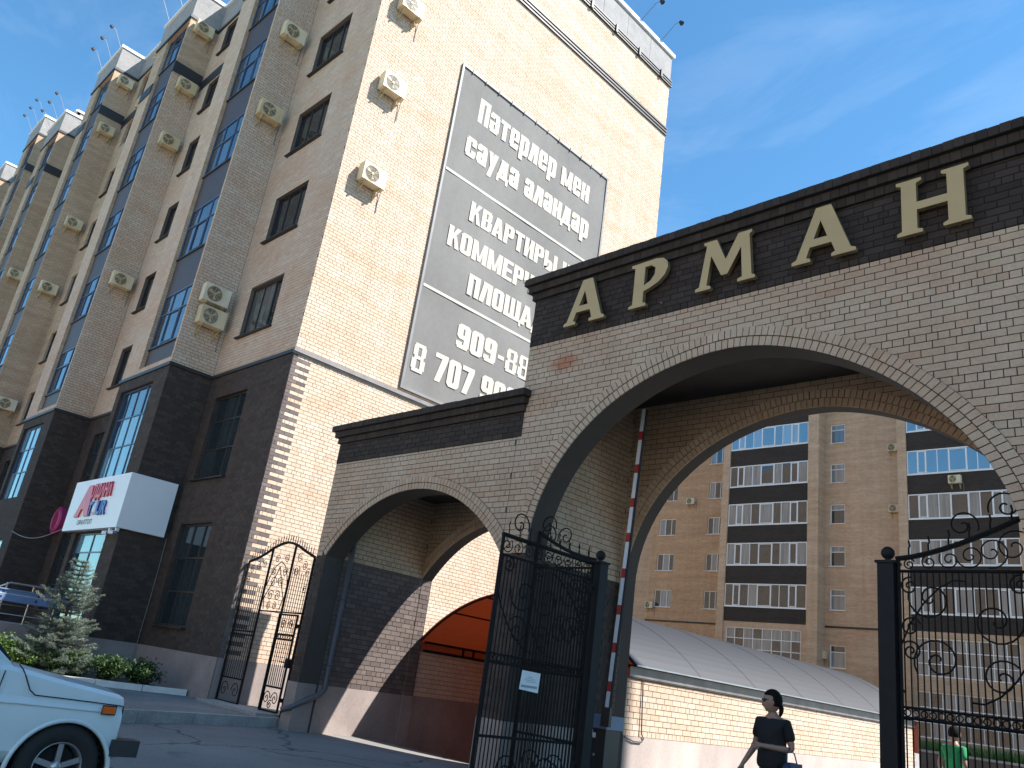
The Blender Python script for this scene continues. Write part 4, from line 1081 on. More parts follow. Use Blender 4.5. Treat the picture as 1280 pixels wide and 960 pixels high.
# ------------------------------------------------------------------ the letters on the band
LA = [[(0,0),(.30,0),(.30,.055),(.235,.085),(.29,.27),(.63,.27),(.69,.085),(.63,.055),(.63,0),(1,0),(1,.06),(.925,.095),(.625,1),(.385,1),(.075,.095),(0,.06)], [(.35,.41),(.46,.74),(.565,.41)]]
LP = [[(0,0),(.47,0),(.47,.055),(.38,.085),(.38,.33),(.55,.37),(.78,.46),(.93,.585),(1,.735),(.97,.87),(.86,.965),(.66,1),(0,.985),(0,.925),(.10,.90),(.10,.085),(0,.055)], [(.38,.46),(.38,.875),(.55,.875),(.66,.80),(.655,.65),(.55,.53)]]
LM = [[(0,0),(.265,0),(.265,.055),(.195,.085),(.25,.68),(.44,.22),(.545,.22),(.755,.70),(.79,.085),(.715,.055),(.715,0),(1,0),(1,.055),(.945,.085),(.885,.92),(.925,.95),(.925,1),(.70,1),(.505,.53),(.335,1),(.115,1),(.115,.95),(.165,.92),(.065,.085),(0,.055)]]
LH = [[(0,0),(.36,0),(.36,.055),(.285,.085),(.285,.42),(.705,.42),(.705,.085),(.635,.055),(.635,0),(1,0),(1,.055),(.93,.085),(.93,.915),(1,.945),(1,1),(.635,1),(.635,.945),(.705,.915),(.705,.56),(.285,.56),(.285,.915),(.36,.945),(.36,1),(0,1),(0,.945),(.07,.915),(.07,.085),(0,.055)]]
sgn = thing('gate_lettering', 'five gold block letters reading АРМАН fixed to the black gate band', 'sign', (-5.8, 9.3, 7.25))
for shp, x0, x1, z0, z1 in ((LA, -8.94, -8.06, 7.24, 8.06), (LP, -7.56, -6.85, 7.25, 8.05), (LM, -6.32, -5.34, 7.24, 8.05), (LA, -4.79, -3.91, 7.25, 8.06), (LH, -3.39, -2.54, 7.26, 8.05)):
    me = curve_mesh([[(p[0]*(x1-x0), p[1]*(z1-z0)) for p in s] for s in shp], .075)
    me.transform(Matrix.Translation((x0, 9.29, z0)) @ Matrix(((1,0,0,0),(0,0,-1,0),(0,1,0,0),(0,0,0,1))))
    me.materials.clear(); me.materials.append(M['letter_gold']); me.materials.append(M['letter_edge'])
    for p in me.polygons: p.material_index = 0 if abs(p.normal.y) > .7 else 1
    L = link('letter', me, sgn)
    for sx in (.2, .8):
        g = MB(); g.box(x0+(x1-x0)*sx-.012, x0+(x1-x0)*sx+.012, 9.328, 9.39, z0+.012, z0+.035); g.build('stud', 'letter_edge', L)

# downpipe in the small passage
dp = thing('downpipe', 'dark downpipe in the small passage with a kicked-out foot', 'pipe', (-15.08, 9.95, .2))
q = MB(); q.tube([(-14.97, 9.97, 5.1), (-14.97, 9.97, .82), (-14.95, 9.85, .72), (-15.08, 9.32, .42), (-15.17, 9.2, .36)], .055, 10); q.build('pipe', 'downpipe', dp, smooth=True)
for z in (1.3, 2.6, 3.9):
    q = MB(); q.tube([(-14.97+.07*math.cos(a), 9.97+.07*math.sin(a), z) for a in np.linspace(0, 2*math.pi, 13)[:-1]], .012, 4, closed=True); q.box(-15.05, -15.035, 9.95, 9.99, z-.02, z+.02); q.build('bracket', 'downpipe', dp)

# ------------------------------------------------------------------ covered ramp behind the gatehouse
RY = (G3+.02, 25.6)
rw = thing('ramp_wall', 'low cream brick ramp wall on a pink plastered foot, sunlit side', 'wall', (-9.42, 19, 0))
q = MB(); q.box(-9.55, -9.302, RY[0], RY[1], -3, 1.84); q.build('core', 'mortar_light', rw)
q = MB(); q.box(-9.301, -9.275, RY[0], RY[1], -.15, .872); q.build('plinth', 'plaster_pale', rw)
it = lay((-9.302, RY[0], 0), Y, X, .875, 1.82, rows_rect(RY[1]-RY[0]), zoff=.875-ROW*.0, header_every=5)
brick_parts(rw, (-9.302, RY[0], 0), Y, X, it, 'brick_cream', parts=300)
q = MB(); q.box(-9.58, -9.262, RY[0]+.02, RY[1]+.02, 1.84, 1.852); q.box(-9.274, -9.262, RY[0]+.02, RY[1]+.02, 1.835, 2.02); q.build('flashing', 'flashing_rust', rw)
q = MB(); q.tube([(-9.275, 12.78, 1.83), (-9.265, 12.80, 1.4), (-9.26, 12.83, .93), (-9.255, 12.9, .86), (-9.25, 12.84, .80), (-9.25, 12.6, .80), (-9.25, 12.34, .86)], .012, 5); q.build('conduit', 'downpipe', rw)
rl = thing('ramp_wall', 'brick ramp wall under the orange canopy, beside the small passage', 'wall', (-15.2, 19, 0))
q = MB(); q.box(-15.4, -15.09, RY[0], RY[1], -3, 1.86); q.build('core', 'mortar_light', rl)
q = MB(); q.box(-15.089, -15.06, RY[0], RY[1], -3, .9); q.build('plinth', 'plaster_pink', rl)
brick_parts(rl, (-15.09, RY[0], 0), Y, X, lay((-15.09, RY[0], 0), Y, X, .905, 1.85, rows_rect(RY[1]-RY[0])), 'brick_cream')
ew = MB(); ew.box(-15.4, -9.3, 25.62, 25.9, -3, 1.2); tag(ew.build('ramp_end_wall', 'concrete'), 'concrete cross wall closing the far end of the covered ramp', 'wall')
can = thing('ramp_canopy', 'vaulted bronze plastic canopy over the garage ramp', 'canopy', (-12.2, 19, 2))
CX0, CX1, CH, CZ = -15.28, -9.17, 1.20, 2.05
cw = (CX1-CX0)/2; CR = (cw*cw+CH*CH)/(2*CH); ccx = (CX0+CX1)/2; ccz = CZ+CH-CR; cam_ = math.asin(cw/CR)
arc = lambda t, dr=0.0: (ccx+(CR+dr)*math.sin(t), ccz+(CR+dr)*math.cos(t))
ys = list(np.arange(12.42, 25.75, 2.1)) + [25.7]; ys = [y for i, y in enumerate(ys) if i == 0 or y-ys[i-1] > .3]
TT = np.linspace(-cam_, cam_, 33)
for ya, yb in zip(ys[:-1], ys[1:]):
    q = MB()
    for t0, t1 in zip(TT[:-1], TT[1:]):
        a, b = arc(t0), arc(t1); dz = .008*math.sin(t0*9)
        q.poly([(a[0], ya+.01, a[1]), (b[0], ya+.01, b[1]), (b[0], yb-.01, b[1]), (a[0], yb-.01, a[1])][::-1])
    q.build('canopy_sheet', 'polycarbonate', can, smooth=True)
for y in ys:
    q = MB(); q.tube([(arc(t, -.03)[0], y, arc(t, -.03)[1]) for t in TT], .024, 5); q.build('rib', 'iron_black', can)
    q = MB()
    for t0, t1 in zip(TT[:-1], TT[1:]):
        a, b = arc(t0, .006), arc(t1, .006); q.poly([(a[0], y-.03, a[1]), (b[0], y-.03, b[1]), (b[0], y+.03, b[1]), (a[0], y+.03, a[1])][::-1])
    q.build('joint_strip', 'polycarbonate', can)
for t in (-.62*cam_, -.3*cam_, 0, .3*cam_, .62*cam_):
    p = arc(t, -.045); q = MB(); q.tube([(p[0], 12.42, p[1]), (p[0], 25.7, p[1])], .018, 5); q.build('purlin', 'iron_black', can)
for (xx, z) in ((-15.06, 2.06), (-15.06, 1.88), (-9.40, 2.03)):
    q = MB(); q.box(xx-.03, xx+.03, 12.42, 25.7, z-.025, z+.025); q.build('eave_rail', 'iron_black', can)
for y in (13.62, 13.95, 16.6, 16.95, 19.7, 20.0, 23.0, 23.3):
    for xx, za, zb in ((-15.06, 1.855, 2.06), (-9.42, 1.853, 2.0)):
        q = MB(); q.box(xx-.02, xx+.02, y-.02, y+.02, za, zb); q.build('strut', 'iron_black', can)
q = MB(); gp = [arc(t) for t in TT]
for a, b in zip(gp[:-1], gp[1:]): q.poly([(a[0], 25.55, 1.21), (b[0], 25.55, 1.21), (b[0], 25.55, b[1]), (a[0], 25.55, a[1])])
q.build('gable_light_stop', 'polycarbonate', can)  # added end sheet, keeps white daylight out of the vault
q = MB(); q.poly([(-15.24, 12.42, 1.861), (-15.24, 25.7, 1.861), (-15.24, 25.7, 2.06), (-15.24, 12.42, 2.06)]); q.build('skirt_sheet', 'polycarbonate', can)
q = MB()
q.box(-9.19, -9.16, 12.42, 25.7, 2.03, 2.055); q.build('drip_edge', 'galvanised', can)

# ------------------------------------------------------------------ ironwork
def spiral(c, u, r0, r1, a0, turns, n=26):
    c = Vector(c); return [c + u*((r0+(r1-r0)*k/n)*math.cos(a0+turns*2*math.pi*k/n)) + Z*((r0+(r1-r0)*k/n)*math.sin(a0+turns*2*math.pi*k/n)) for k in range(n+1)]
def s_scroll(p, q, u, r, flip=1, rad=.009):
    """a C-scroll from p to q with curled ends (p, q in (along, z))"""
    (a, b), (c, d) = p, q; mid = ((a+c)/2, (b+d)/2); L = math.hypot(c-a, d-b); ang = math.atan2(d-b, c-a)
    pts = []
    for k in range(9):
        t = k/8*math.pi; pts.append((mid[0]-math.cos(t)*L/2*math.cos(ang)-flip*math.sin(t)*r*math.sin(ang), mid[1]-math.cos(t)*L/2*math.sin(ang)+flip*math.sin(t)*r*math.cos(ang)))
    return pts
def place2(pts, o, u): return [Vector(o)+u*p[0]+Z*p[1] for p in pts]
def curl(cx, cz, r, a0, turns, n=28, rmin=.015): return [(cx+(r+(rmin-r)*k/n)*math.cos(a0+turns*2*math.pi*k/n), cz+(r+(rmin-r)*k/n)*math.sin(a0+turns*2*math.pi*k/n)) for k in range(n+1)]

def iron_panel(par, o, u, W, z0, rails, top, rise, bars, mirror=False, mat='iron_black', scrolls=True):
    """bars between two upright stiles, rails, curved top rail, scrollwork. o = foot at along=0 (ground z0); top rail goes from `top` to top+rise"""
    f = (lambda a: W-a) if mirror else (lambda a: a)
    put = lambda nm_, pts, r, n=5, closed=False: (lambda q: (q.tube(place2([(f(a), z) for a, z in pts], o, u), r*1.15, n, closed=closed), q.build(nm_, mat, par)))(MB())
    ztop = lambda a: top + rise*(a/W)**1.5
    for a in (.02, W-.02): put('stile', [(a, z0), (a, ztop(a)-.02)], .022, 6)
    for z in rails: put('rail', [(.042, z), (W-.042, z)], .016)
    put('top_rail', [(a, ztop(a)) for a in np.linspace(0, W, 9)], .026, 6)
    k = int(W/bars)
    lo = min(rails); hi = max(rails)
    for i in range(1, k):
        a = W*i/k; put('bar', [(a, lo+.016), (a, hi-.016)], .0075, 5)
    if not scrolls: return
    # ring band on the middle rail
    mid = sorted(rails)[len(rails)//2]
    for i in range(int(W/.085)):
        a = .08+.085*i
        if a < W-.06: put('ring', [(a+.034*math.cos(t), mid+.052+.034*math.sin(t)) for t in np.linspace(0, 2*math.pi, 11)[:-1]], .006, 4, True)
    put('rail', [(.042, mid+.104), (W-.042, mid+.104)], .012)
    # scrolls between the straight rail and the curved top, and spear points above it
    for i in range(int(W/.21)):
        a = .14+.21*i
        h = ztop(a)-hi
        if h > .12: put('scroll', curl(a, hi+h*.5, h*.42, .5+i, 1.6), .007, 4)
        put('spear', [(a, ztop(a)+.024), (a, ztop(a)+.10), (a+.012, ztop(a)+.13), (a, ztop(a)+.19)], .009, 4)
    # big scrolls over the bars
    zc = (mid+.2+hi)/2; H = (hi-mid-.2)
    for (cx, cz, r, a0, tn) in ((.26*W, mid+.2+H*.78, .24, math.pi*.9, 1.5), (.72*W, mid+.2+H*.62, .26, 0.1, -1.5), (.30*W, mid+.2+H*.30, .26, math.pi*1.2, -1.6), (.74*W, mid+.2+H*.2, .20, math.pi*.2, 1.5), (.10*W, mid+.2+H*.55, .11, .3, 1.6), (.10*W, mid+.2+H*.36, .11, 2.3, -1.6), (.10*W, mid+.2+H*.88, .10, 1.3, 1.6), (.90*W, mid+.2+H*.9, .11, 1.3, 1.6)):
        if cx-r < .0: r = cx-.02
        put('scroll', curl(cx, cz, r, a0, tn), .009, 5)
    put('scroll', s_scroll((.06, mid+.25), (.52*W, hi-.1), u, .28, 1), .009, 5); put('scroll', s_scroll((.52*W, mid+.22), (W-.06, hi-.12), u, .30, -1), .009, 5)
    put('scroll', curl(.52*W, ztop(.52*W)+.19, .17, -.4, 1.4), .009, 5); put('scroll', curl(.84*W, ztop(.84*W)+.20, .18, 3.5, -1.4), .009, 5)
    if lo+.5 < mid:   # lower field
        for cx, a0, tn in ((.3*W, 0, 1.6), (.7*W, math.pi, -1.6)): put('scroll', curl(cx, lo+.3, .2, a0, tn), .009, 5)

def gate_post(x, y, h, label):
    t = thing('gate_post', label, 'gate post', (x, y, 0))
    q = MB(); q.box(x-.09, x+.09, y-.09, y+.09, -.02, h); p = q.build('shaft', 'iron_blue', t)
    q = MB(); q.box(x-.11, x+.11, y-.11, y+.11, h, h+.03); q.build('cap', 'iron_blue', t)
    q = MB(); q.lathe((x, y, h+.03), Z, [(-.002, .05)]+[(.02+.075*(1-math.cos(a)), max(.001, .075*math.sin(a))) for a in np.linspace(.4, math.pi, 9)], 14); q.build('ball_finial', 'iron_blue', t, smooth=True)
gate_post(-7.93, 9.63, 3.28, 'black square gate post with ball top in the arch, beside the barrier')
gate_post(-3.73, 9.63, 3.28, 'black square gate post with ball top in the arch, beside the walking woman')
pn = thing('iron_panel', 'fixed wrought iron scroll panel between the large arch pier and the post beside the barrier', 'iron panel', (-8.6, 9.63, 0), 'fixed iron panels of the big gate')
iron_panel(pn, (-9.27, 9.63, 0), X, 1.25, .02, (.10, .78, 1.66, 3.22), 3.34, .46, .062, mirror=True)
pn = thing('iron_panel', 'fixed wrought iron scroll panel behind which the person in green walks', 'iron panel', (-3.0, 9.63, 0), 'fixed iron panels of the big gate')
iron_panel(pn, (-3.64, 9.63, 0), X, 1.36, .02, (.10, .78, 1.66, 3.20), 3.34, .46, .062)
lf = thing('gate_leaf', 'open wrought iron gate leaf swung outwards with a paper notice on it', 'gate', (-7.95, 8.6, 0))
iron_panel(lf, (-7.95, 7.58, 0), Y, 1.93, .03, (.10, .78, 1.66, 3.02), 3.26, .02, .066, mirror=True)

for z in (.5, 2.9):
    q = MB(); q.tube([(-7.95, 9.49, z-.06), (-7.95, 9.49, z+.06)], .03, 8); q.box(-7.97, -7.93, 9.50, 9.545, z-.02, z+.02); q.build('hinge', 'iron_blue', lf)
nt_ = thing('paper_notice', 'white paper notice hung on the open gate leaf', 'notice', (-7.92, 8.43, 1.36))
q = MB(); q.poly([(-7.925, 8.23, 1.38), (-7.925, 8.60, 1.36), (-7.925, 8.61, 1.61), (-7.925, 8.25, 1.62)]); q.poly([(-7.9252, 8.25, 1.62), (-7.9252, 8.61, 1.61), (-7.9252, 8.60, 1.36), (-7.9252, 8.23, 1.38)]); q.build('sheet', 'paper', nt_)
for (a, b, z, h) in ((8.37, 8.46, 1.545, .006), (8.33, 8.50, 1.525, .006), (8.31, 8.53, 1.505, .006), (8.35, 8.55, 1.485, .006), (8.26, 8.57, 1.425, .03)):
    q = MB(); q.box(-7.924, -7.922, a, b, z-h/2, z+h/2); q.build('printed_line', 'paper_print', nt_)

# footgate between the building corner and the small arch
pg = thing('foot_gate', 'wrought iron foot gate with arched top and open doorway by the building corner', 'gate', (-17, 9.5, PZ))
PGO = (0, 9.5, 0)
def pput(nm_, pts, r, n=5, closed=False): q = MB(); q.tube(place2(pts, PGO, X), r*1.2, n, closed=closed); return q.build(nm_, 'iron_black', pg)
top = lambda x: 3.72 - .33*((x+16.87)/1.3)**2 + .0
tops = [(-18.44, 3.30), (-18.1, 3.37), (-17.75, 3.48), (-17.41, 3.62), (-17.1, 3.70), (-16.86, 3.73), (-16.6, 3.70), (-16.4, 3.65), (-16.0, 3.51), (-15.62, 3.39)]
topz = lambda x: float(np.interp(x, [p[0] for p in tops], [p[1] for p in tops]))
pput('top_rail', tops, .026, 6)
for x in (-18.44, -17.45, -16.48, -15.62): pput('post', [(x, PZ), (x, topz(x)-.02)], .026, 6)
for (a, b, z) in ((-18.414, -17.476, .73), (-18.414, -17.476, 1.66), (-18.414, -17.476, 1.74), (-17.424, -15.646, 2.21), (-18.414, -17.476, .24)): pput('rail', [(a, z), (b, z)], .014)
for k in range(1, 10):
    x = -18.44+.099*k; pput('bar', [(x, .745), (x, min(topz(x)-.25, 2.75+.0*x))], .0075, 4)
for k in range(1, 9):
    x = -16.48+.0955*k; pput('bar', [(x, 2.224), (x, topz(x)-.45)], .0075, 4)
for k in range(26):
    x = -18.35+.105*k; pput('spear', [(x, topz(x)+.024), (x, topz(x)+.10), (x, topz(x)+.17)], .008, 4)
for (cx, cz, r, a0, tn) in ((-17.16, 3.36, .10, 0, 1.7), (-16.75, 3.36, .10, math.pi, -1.7), (-17.2, 3.08, .10, 2, 1.6), (-16.72, 3.08, .10, 1, -1.6), (-17.12, 2.84, .13, 0, 1.7), (-16.82, 2.84, .13, math.pi, -1.7), (-17.12, 2.55, .12, .5, 1.7), (-16.82, 2.55, .12, 2.6, -1.7), (-17.1, 2.33, .09, 1, 1.6), (-16.86, 2.33, .09, 2, -1.6), (-18.2, 3.12, .10, 1, 1.6), (-17.95, 3.2, .10, 2, -1.6), (-17.68, 3.25, .12, 1, 1.6), (-18.3, 2.9, .08, 0, -1.6), (-18.32, 2.6, .07, 0, 1.6), (-16.2, 3.38, .11, 1, 1.6), (-15.95, 3.2, .11, 2, -1.6), (-16.25, 3.1, .12, 1, -1.6), (-15.78, 3.05, .09, 1, 1.6), (-15.76, 2.7, .08, 1, 1.6)):
    pput('scroll', curl(cx, cz, r, a0, tn), .0075, 4)
pput('scroll', [(-17.4, 2.75), (-17.3, 3.0), (-17.15, 3.2), (-16.95, 3.3), (-16.75, 3.2), (-16.6, 3.0), (-16.5, 2.75)], .009)
pput('scroll', [(-17.3, 2.25), (-17.38, 2.5), (-17.2, 2.75), (-16.96, 3.18), (-16.72, 2.75), (-16.55, 2.5), (-16.62, 2.25)], .009)
for cx, a0, tn in ((-18.2, 0, 1.5), (-17.7, math.pi, -1.5)): pput('scroll', curl(cx, .48, .18, a0, tn), .008, 4)
# its door, standing ajar at the right
pd_ = thing('foot_gate_door', 'narrow wrought iron door of the foot gate beside the small arch pier', 'gate', (-16.1, 9.47, PZ))
def dput(nm_, pts, r, n=5, closed=False): q = MB(); q.tube(place2(pts, (0, 9.44, 0), X), r*1.25, n, closed=closed); return q.build(nm_, 'iron_black', pd_)
for x in (-16.42, -15.69): dput('stile', [(x, .25), (x, 2.18)], .022, 6)
for z in (.26, .72, 1.66, 1.76, 2.16): dput('rail', [(-16.398, z), (-15.712, z)], .016)
for k in range(1, 9):
    x = -16.42+.081*k; dput('bar', [(x, .736), (x, 1.644)], .008, 4); dput('bar', [(x, 1.776), (x, 2.144)], .006, 4)
for k in range(7):
    x = -16.34+.096*k; dput('ring', [(x+.036*math.cos(t), 1.71+.036*math.sin(t)) for t in np.linspace(0, 2*math.pi, 11)[:-1]], .007, 4, True)
for (cx, cz, r, a0, tn) in ((-16.22, .50, .14, 0, 1.6), (-15.9, .50, .14, math.pi, -1.6), (-16.05, .38, .09, 1, 1.5), (-16.2, 1.96, .10, 0, 1.6), (-15.9, 1.96, .10, math.pi, -1.6)): dput('scroll', curl(cx, cz, r, a0, tn), .009, 4)
q = MB(); q.box(-15.75, -15.63, 9.40, 9.48, 1.12, 1.30); q.build('lock_case', 'iron_black', pd_)
q = MB(); q.tube([(-15.72, 9.40, 1.22), (-15.72, 9.36, 1.22), (-15.83, 9.35, 1.22)], .011, 5); q.build('handle', 'iron_black', pd_)
for z in (.5, 1.95):
    q = MB(); q.box(-15.70, -15.63, 9.45, 9.48, z-.04, z+.04); q.build('hinge', 'iron_black', pd_)
st = MB(); st.box(-18.4, -15.7, 9.0, 9.62, PZ-.1, PZ+.06); tag(st.build('doorstep', 'concrete'), 'flat concrete step under the foot gate', 'step')

# ------------------------------------------------------------------ barrier
br = thing('parking_barrier', 'raised red and white parking barrier with a blue topped cabinet', 'barrier', (-8.65, 11, 0))
q = MB(); q.box(-8.84, -8.47, 10.82, 11.18, -.02, .98); q.build('cabinet', 'cabinet_dark', br)
q = MB(); q.box(-8.87, -8.44, 10.79, 11.21, .982, 1.18); q.build('cabinet_top', 'cabinet_blue', br)
q = MB(); q.box(-8.80, -8.72, 10.805, 10.818, .86, .95); q.box(-8.71, -8.66, 10.805, 10.818, .84, .91); q.build('sticker', 'paper', br)
q = MB(); q.lathe((-8.66, 10.818, .6), -Y, [(0, .022), (.012, .02), (.012, 0)], 8); q.build('lock', 'galvanised', br)
p0, p1 = Vector((-8.44, 10.76, 1.10)), Vector((-8.21, 10.76, 6.15)); dd = (p1-p0); nseg = 20
q = MB(); q.obox((p0+p1)/2, dd/2, X*.035, Y*.028); bo = q.build('boom', 'boom_white', br)
for k in range(8):
    c = p0+dd*(.10+.115*k); q = MB(); q.obox(c, dd.normalized()*.075, X*.0362, Y*.0292); q.build('red_stripe', 'boom_red', bo)
q = MB(); q.obox((p0+p1)/2+X*.0475, dd/2, X*.011, Y*.02); q.build('rubber_edge', 'rubber', bo)
q = MB(); q.box(-8.52, -8.36, 10.73, 10.788, 1.02, 1.3); q.build('boom_clamp', 'cabinet_dark', br)

# ------------------------------------------------------------------ apartment block across the courtyard
bk = thing('courtyard_block', 'brown brick apartment block with white glazed balconies across the courtyard', 'building', (-28, 66, 0))
bw, mw = MB(), MB()
BY, MY, LY = 59.0, 60.15, 62.4
NF = 7; BT = 34.0
def flat_front(x0, x1, y, mbx, cols, z0, z1, base=(), low=None):
    W = x1-x0; holes = []
    for (a, b) in cols:
        for k in range(NF): holes.append((a-x0, b-x0, 9.77+ST*k, 11.31+ST*k))
        holes.append((a-x0, b-x0, 5.75, 7.33))
    for h in base: holes.append((h[0]-x0, h[1]-x0, h[2], h[3]))
    wall(mbx, (x0, y, 0), X, -Y, W, z0, z1, holes, .18)
    for h in holes:
        if h[3] > 27: continue
        wide = h[1]-h[0] > 3
        if wide: grid_window(bk, (x0, y, 0), X, -Y, *h, [i/8 for i in range(1, 8)], (.33, .66), 'frame_white', 'glass_back', .1, .07)
        elif h[1]-h[0] < 1.35: grid_window(bk, (x0, y, 0), X, -Y, *h, (), (.7,), 'frame_white', 'glass_back', .12, .07, sill='frame_white')
        else: grid_window(bk, (x0, y, 0), X, -Y, *h, (.36, .72), (), 'frame_white', 'glass_back', .12, .07, sill='frame_white')
flat_front(-44.9-.6, -38.0, LY, bw, [(-44.8, -43.0), (-39.7, -38.15)], 0, BT)
flat_front(-28.3, -22.2, MY, mw, [(-27.55, -26.40)], 0, BT)
wall(bw, (-70, LY+1.6, 0), X, -Y, 70-45.5, 0, BT); wall(bw, (-45.5, LY, 0), Y, -X, 1.6, 0, BT)
for (x0, x1) in ((-35.6, -28.75), (-21.4, -14.6)):
    # pilasters either side, ground storeys, glazed balconies
    for (a, b) in ((x0-.62, x0), (x1, x1+.85)):
        mw.box(a, b, BY-.12, MY+3.3, 0, BT, skip='kbt')
    flat_front(x0, x1, BY+.02, mw, [], 0, 8.5, base=[(x0+.2, x1-.45, 5.70, 8.08), (x0+.2, x1-.45, 1.95, 4.75)])
    for k in range(NF):
        z0 = 9.63+ST*k
        q = MB(); q.box(x0, x1, BY, BY+.12, max(8.5, z0-1.42), z0-.05); q.build('spandrel', 'spandrel_dark', bk)
        if z0 > 25: continue
        grid_window(bk, (x0, BY, 0), X, -Y, .02, x1-x0-.02, z0, z0+1.76, (.105, .19, .30, .41, .58, .68, .79, .88), (), 'frame_white', 'glass_blue' if k > 3 or (k == 3 and x0 > -25) else 'glass_back', .0, .07, name='balcony_glazing', extra=((1, 0), (4, 0), (7, 0)))
        q = MB(); q.box(x0, x1, BY-.06, BY+.03, z0-.05, z0); q.build('sill', 'frame_white', bk)
# band over the ground storeys
for (a, b, y) in ((-45.6, -36.25, LY), (-28.3+.4, -22.2, MY)):
    q = MB(); q.box(a, b, y-.06, y-.004, 8.52, 8.66); q.build('belt', 'trim_black', bk)
q = MB(); q.box(-70, -13.6, MY+3.4, 76, 0, BT-.3); q.build('core', 'mid_wall', bk)
wall(mw, (-13.75, BY-.12, 0), X, -Y, 22, 0, BT); wall(mw, (8.25, BY-.12, 0), Y, X, 14, 0, BT)
bw.build('wall', 'brown_wall', bk); mw.build('wall', 'mid_wall', bk)
q = MB(); q.poly([(-70, BY, BT), (8.25, BY, BT), (8.25, 76, BT), (-70, 76, BT)]); q.build('roof', 'roofing', bk)
for k, (x, y, z, lab) in enumerate(((-41.4, LY, 18.9, 'cream air conditioner between two windows of the block across the courtyard'), (-45.1, LY, 9.6, 'cream air conditioner low beside the ramp canopy on the courtyard block'), (-28.05, MY, 6.3, 'cream air conditioner beside the lowest stair window of the courtyard block'))):
    copy_tree(ac0, (x, y-.01, z), -math.pi/2, lab, 'air conditioners on the courtyard block')
for z, lab in ((21.4, 'pale air conditioner at the right edge of the windowless brown brick, upper of two'), (16.8, 'pale air conditioner at the right edge of the windowless brown brick, lower of two')):
    copy_tree(ac0, (-22.66, MY-.01, z), -math.pi/2, lab.replace('right edge of the windowless brown brick', 'balcony side of the stair window column'), 'air conditioners on the courtyard block')
copy_tree(ac0, (-18.2, BY-.001, 18.35), -math.pi/2, 'air conditioner on a dark balcony front of the courtyard block', 'air conditioners on the courtyard block')
# raised lawn before it
tw = thing('terrace_wall', 'low brown retaining wall with a pale coping across the courtyard', 'wall', (-16, 48, 0))
q = MB(); q.box(-40, 8, 48.0, 48.3, 0, 1.15); q.build('face', 'brownstone', tw)
q = MB(); q.box(-40, 8, 47.93, 48.34, 1.152, 1.27); q.build('coping', 'concrete', tw)
q = MB(); q.poly([(-40, 48.3, 1.1), (8, 48.3, 1.1), (8, 58.9, 1.3), (-40, 58.9, 1.3)]); structure('lawn', q, 'soil')
q = MB()
for _ in range(9000):
    x, y = random.uniform(-26, 2), 48.35+10*random.random()**2; z = 1.1+(y-48.3)*.019; h = random.uniform(.25, .75); a = random.uniform(0, math.pi); w = .05
    dx, dy = w*math.cos(a), w*math.sin(a); lx, ly = random.uniform(-.15, .15), random.uniform(-.15, .15)
    q.poly([(x-dx, y-dy, z-.02), (x+dx, y+dy, z-.02), (x+lx, y+ly, z+h)], None, None, random.random()*.98+.01)
g = q.build('grass', 'grass_blade', kind='stuff'); g['label'] = 'tall green grass on the raised lawn across the courtyard'; g['category'] = 'grass'

# ------------------------------------------------------------------ twin block on the other side of the gate (it shades the forecourt)
tb = thing('twin_block', 'cream brick apartment block on the other side of the gatehouse', 'building', (20, 15, 0))
TX = 2*BCX-XE; q = MB()
hl = [h for c in ((2.0, 3.8), (9, 10.6), (15, 16.6)) for h in storey_holes(c[0], c[1], 6, 9.8, 1.63)]
wall(q, (TX, YF, 0), X, -Y, 24, 0, 29.2, hl, .16); wall(q, (TX, YF, 0), Y, -X, 13.7, 0, 29.2); wall(q, (TX+24, YF, 0), Y, X, 13.7, 0, 29.2); wall(q, (TX, YF+13.7, 0), X, Y, 24, 0, 29.2)
q.poly([(TX, YF, 29.2), (TX+24, YF, 29.2), (TX+24, YF+13.7, 29.2), (TX, YF+13.7, 29.2)]); q.build('wall', 'cream_wall', tb)
for h in hl: grid_window(tb, (TX, YF, 0), X, -Y, *h, (.34, .7), (), 'frame_dark', 'glass_flat', .13, .05, panes=False, sill='trim_black')
q = MB(); q.box(TX-.08, TX+24.08, YF-.08, YF+13.78, 29.21, 29.4); q.build('coping', 'coping_white', tb)

# unseen row of houses added behind the viewer: sunlit, it throws warm light back on the shaded fronts
for k, (x0, w_, h_) in enumerate(((-88, 30, 16), (-54, 26, 19), (-24, 34, 16), (14, 30, 22))):
    hs_ = thing('light_bounce_house', f'unseen light-bouncing house across the street, {("westernmost", "second from the west", "facing the gate", "easternmost")[k]}', 'building', (x0+w_/2, -42, 0), 'unseen houses added for bounce light')
    hl = [(c, c+1.5, 1.3+3.2*f_, 2.9+3.2*f_) for f_ in range(int(h_/3.2)-0) for c in np.arange(1.5, w_-2, 3.1) if 2.9+3.2*f_ < h_-.5]
    q = MB(); wall(q, (x0, -34, 0), X, Y, w_, -.15, h_, hl, .15); wall(q, (x0, -48, 0), Y, -X, 14, -.15, h_); wall(q, (x0+w_, -48, 0), Y, X, 14, -.15, h_); wall(q, (x0, -48, 0), X, -Y, w_, -.15, h_)
    q.build('wall', 'bounce_plaster', hs_)
    q = MB(); q.box(x0-.2, x0+w_+.2, -48.2, -33.8, h_+.001, h_+.3); q.build('roof', 'roofing', hs_)
    q = MB()
    for (a, b, c, d) in hl: q.poly([(x0+a, -34.14, c), (x0+b, -34.14, c), (x0+b, -34.14, d), (x0+a, -34.14, d)][::-1])
    q.build('windows', 'glass_flat', hs_, kind='stuff')

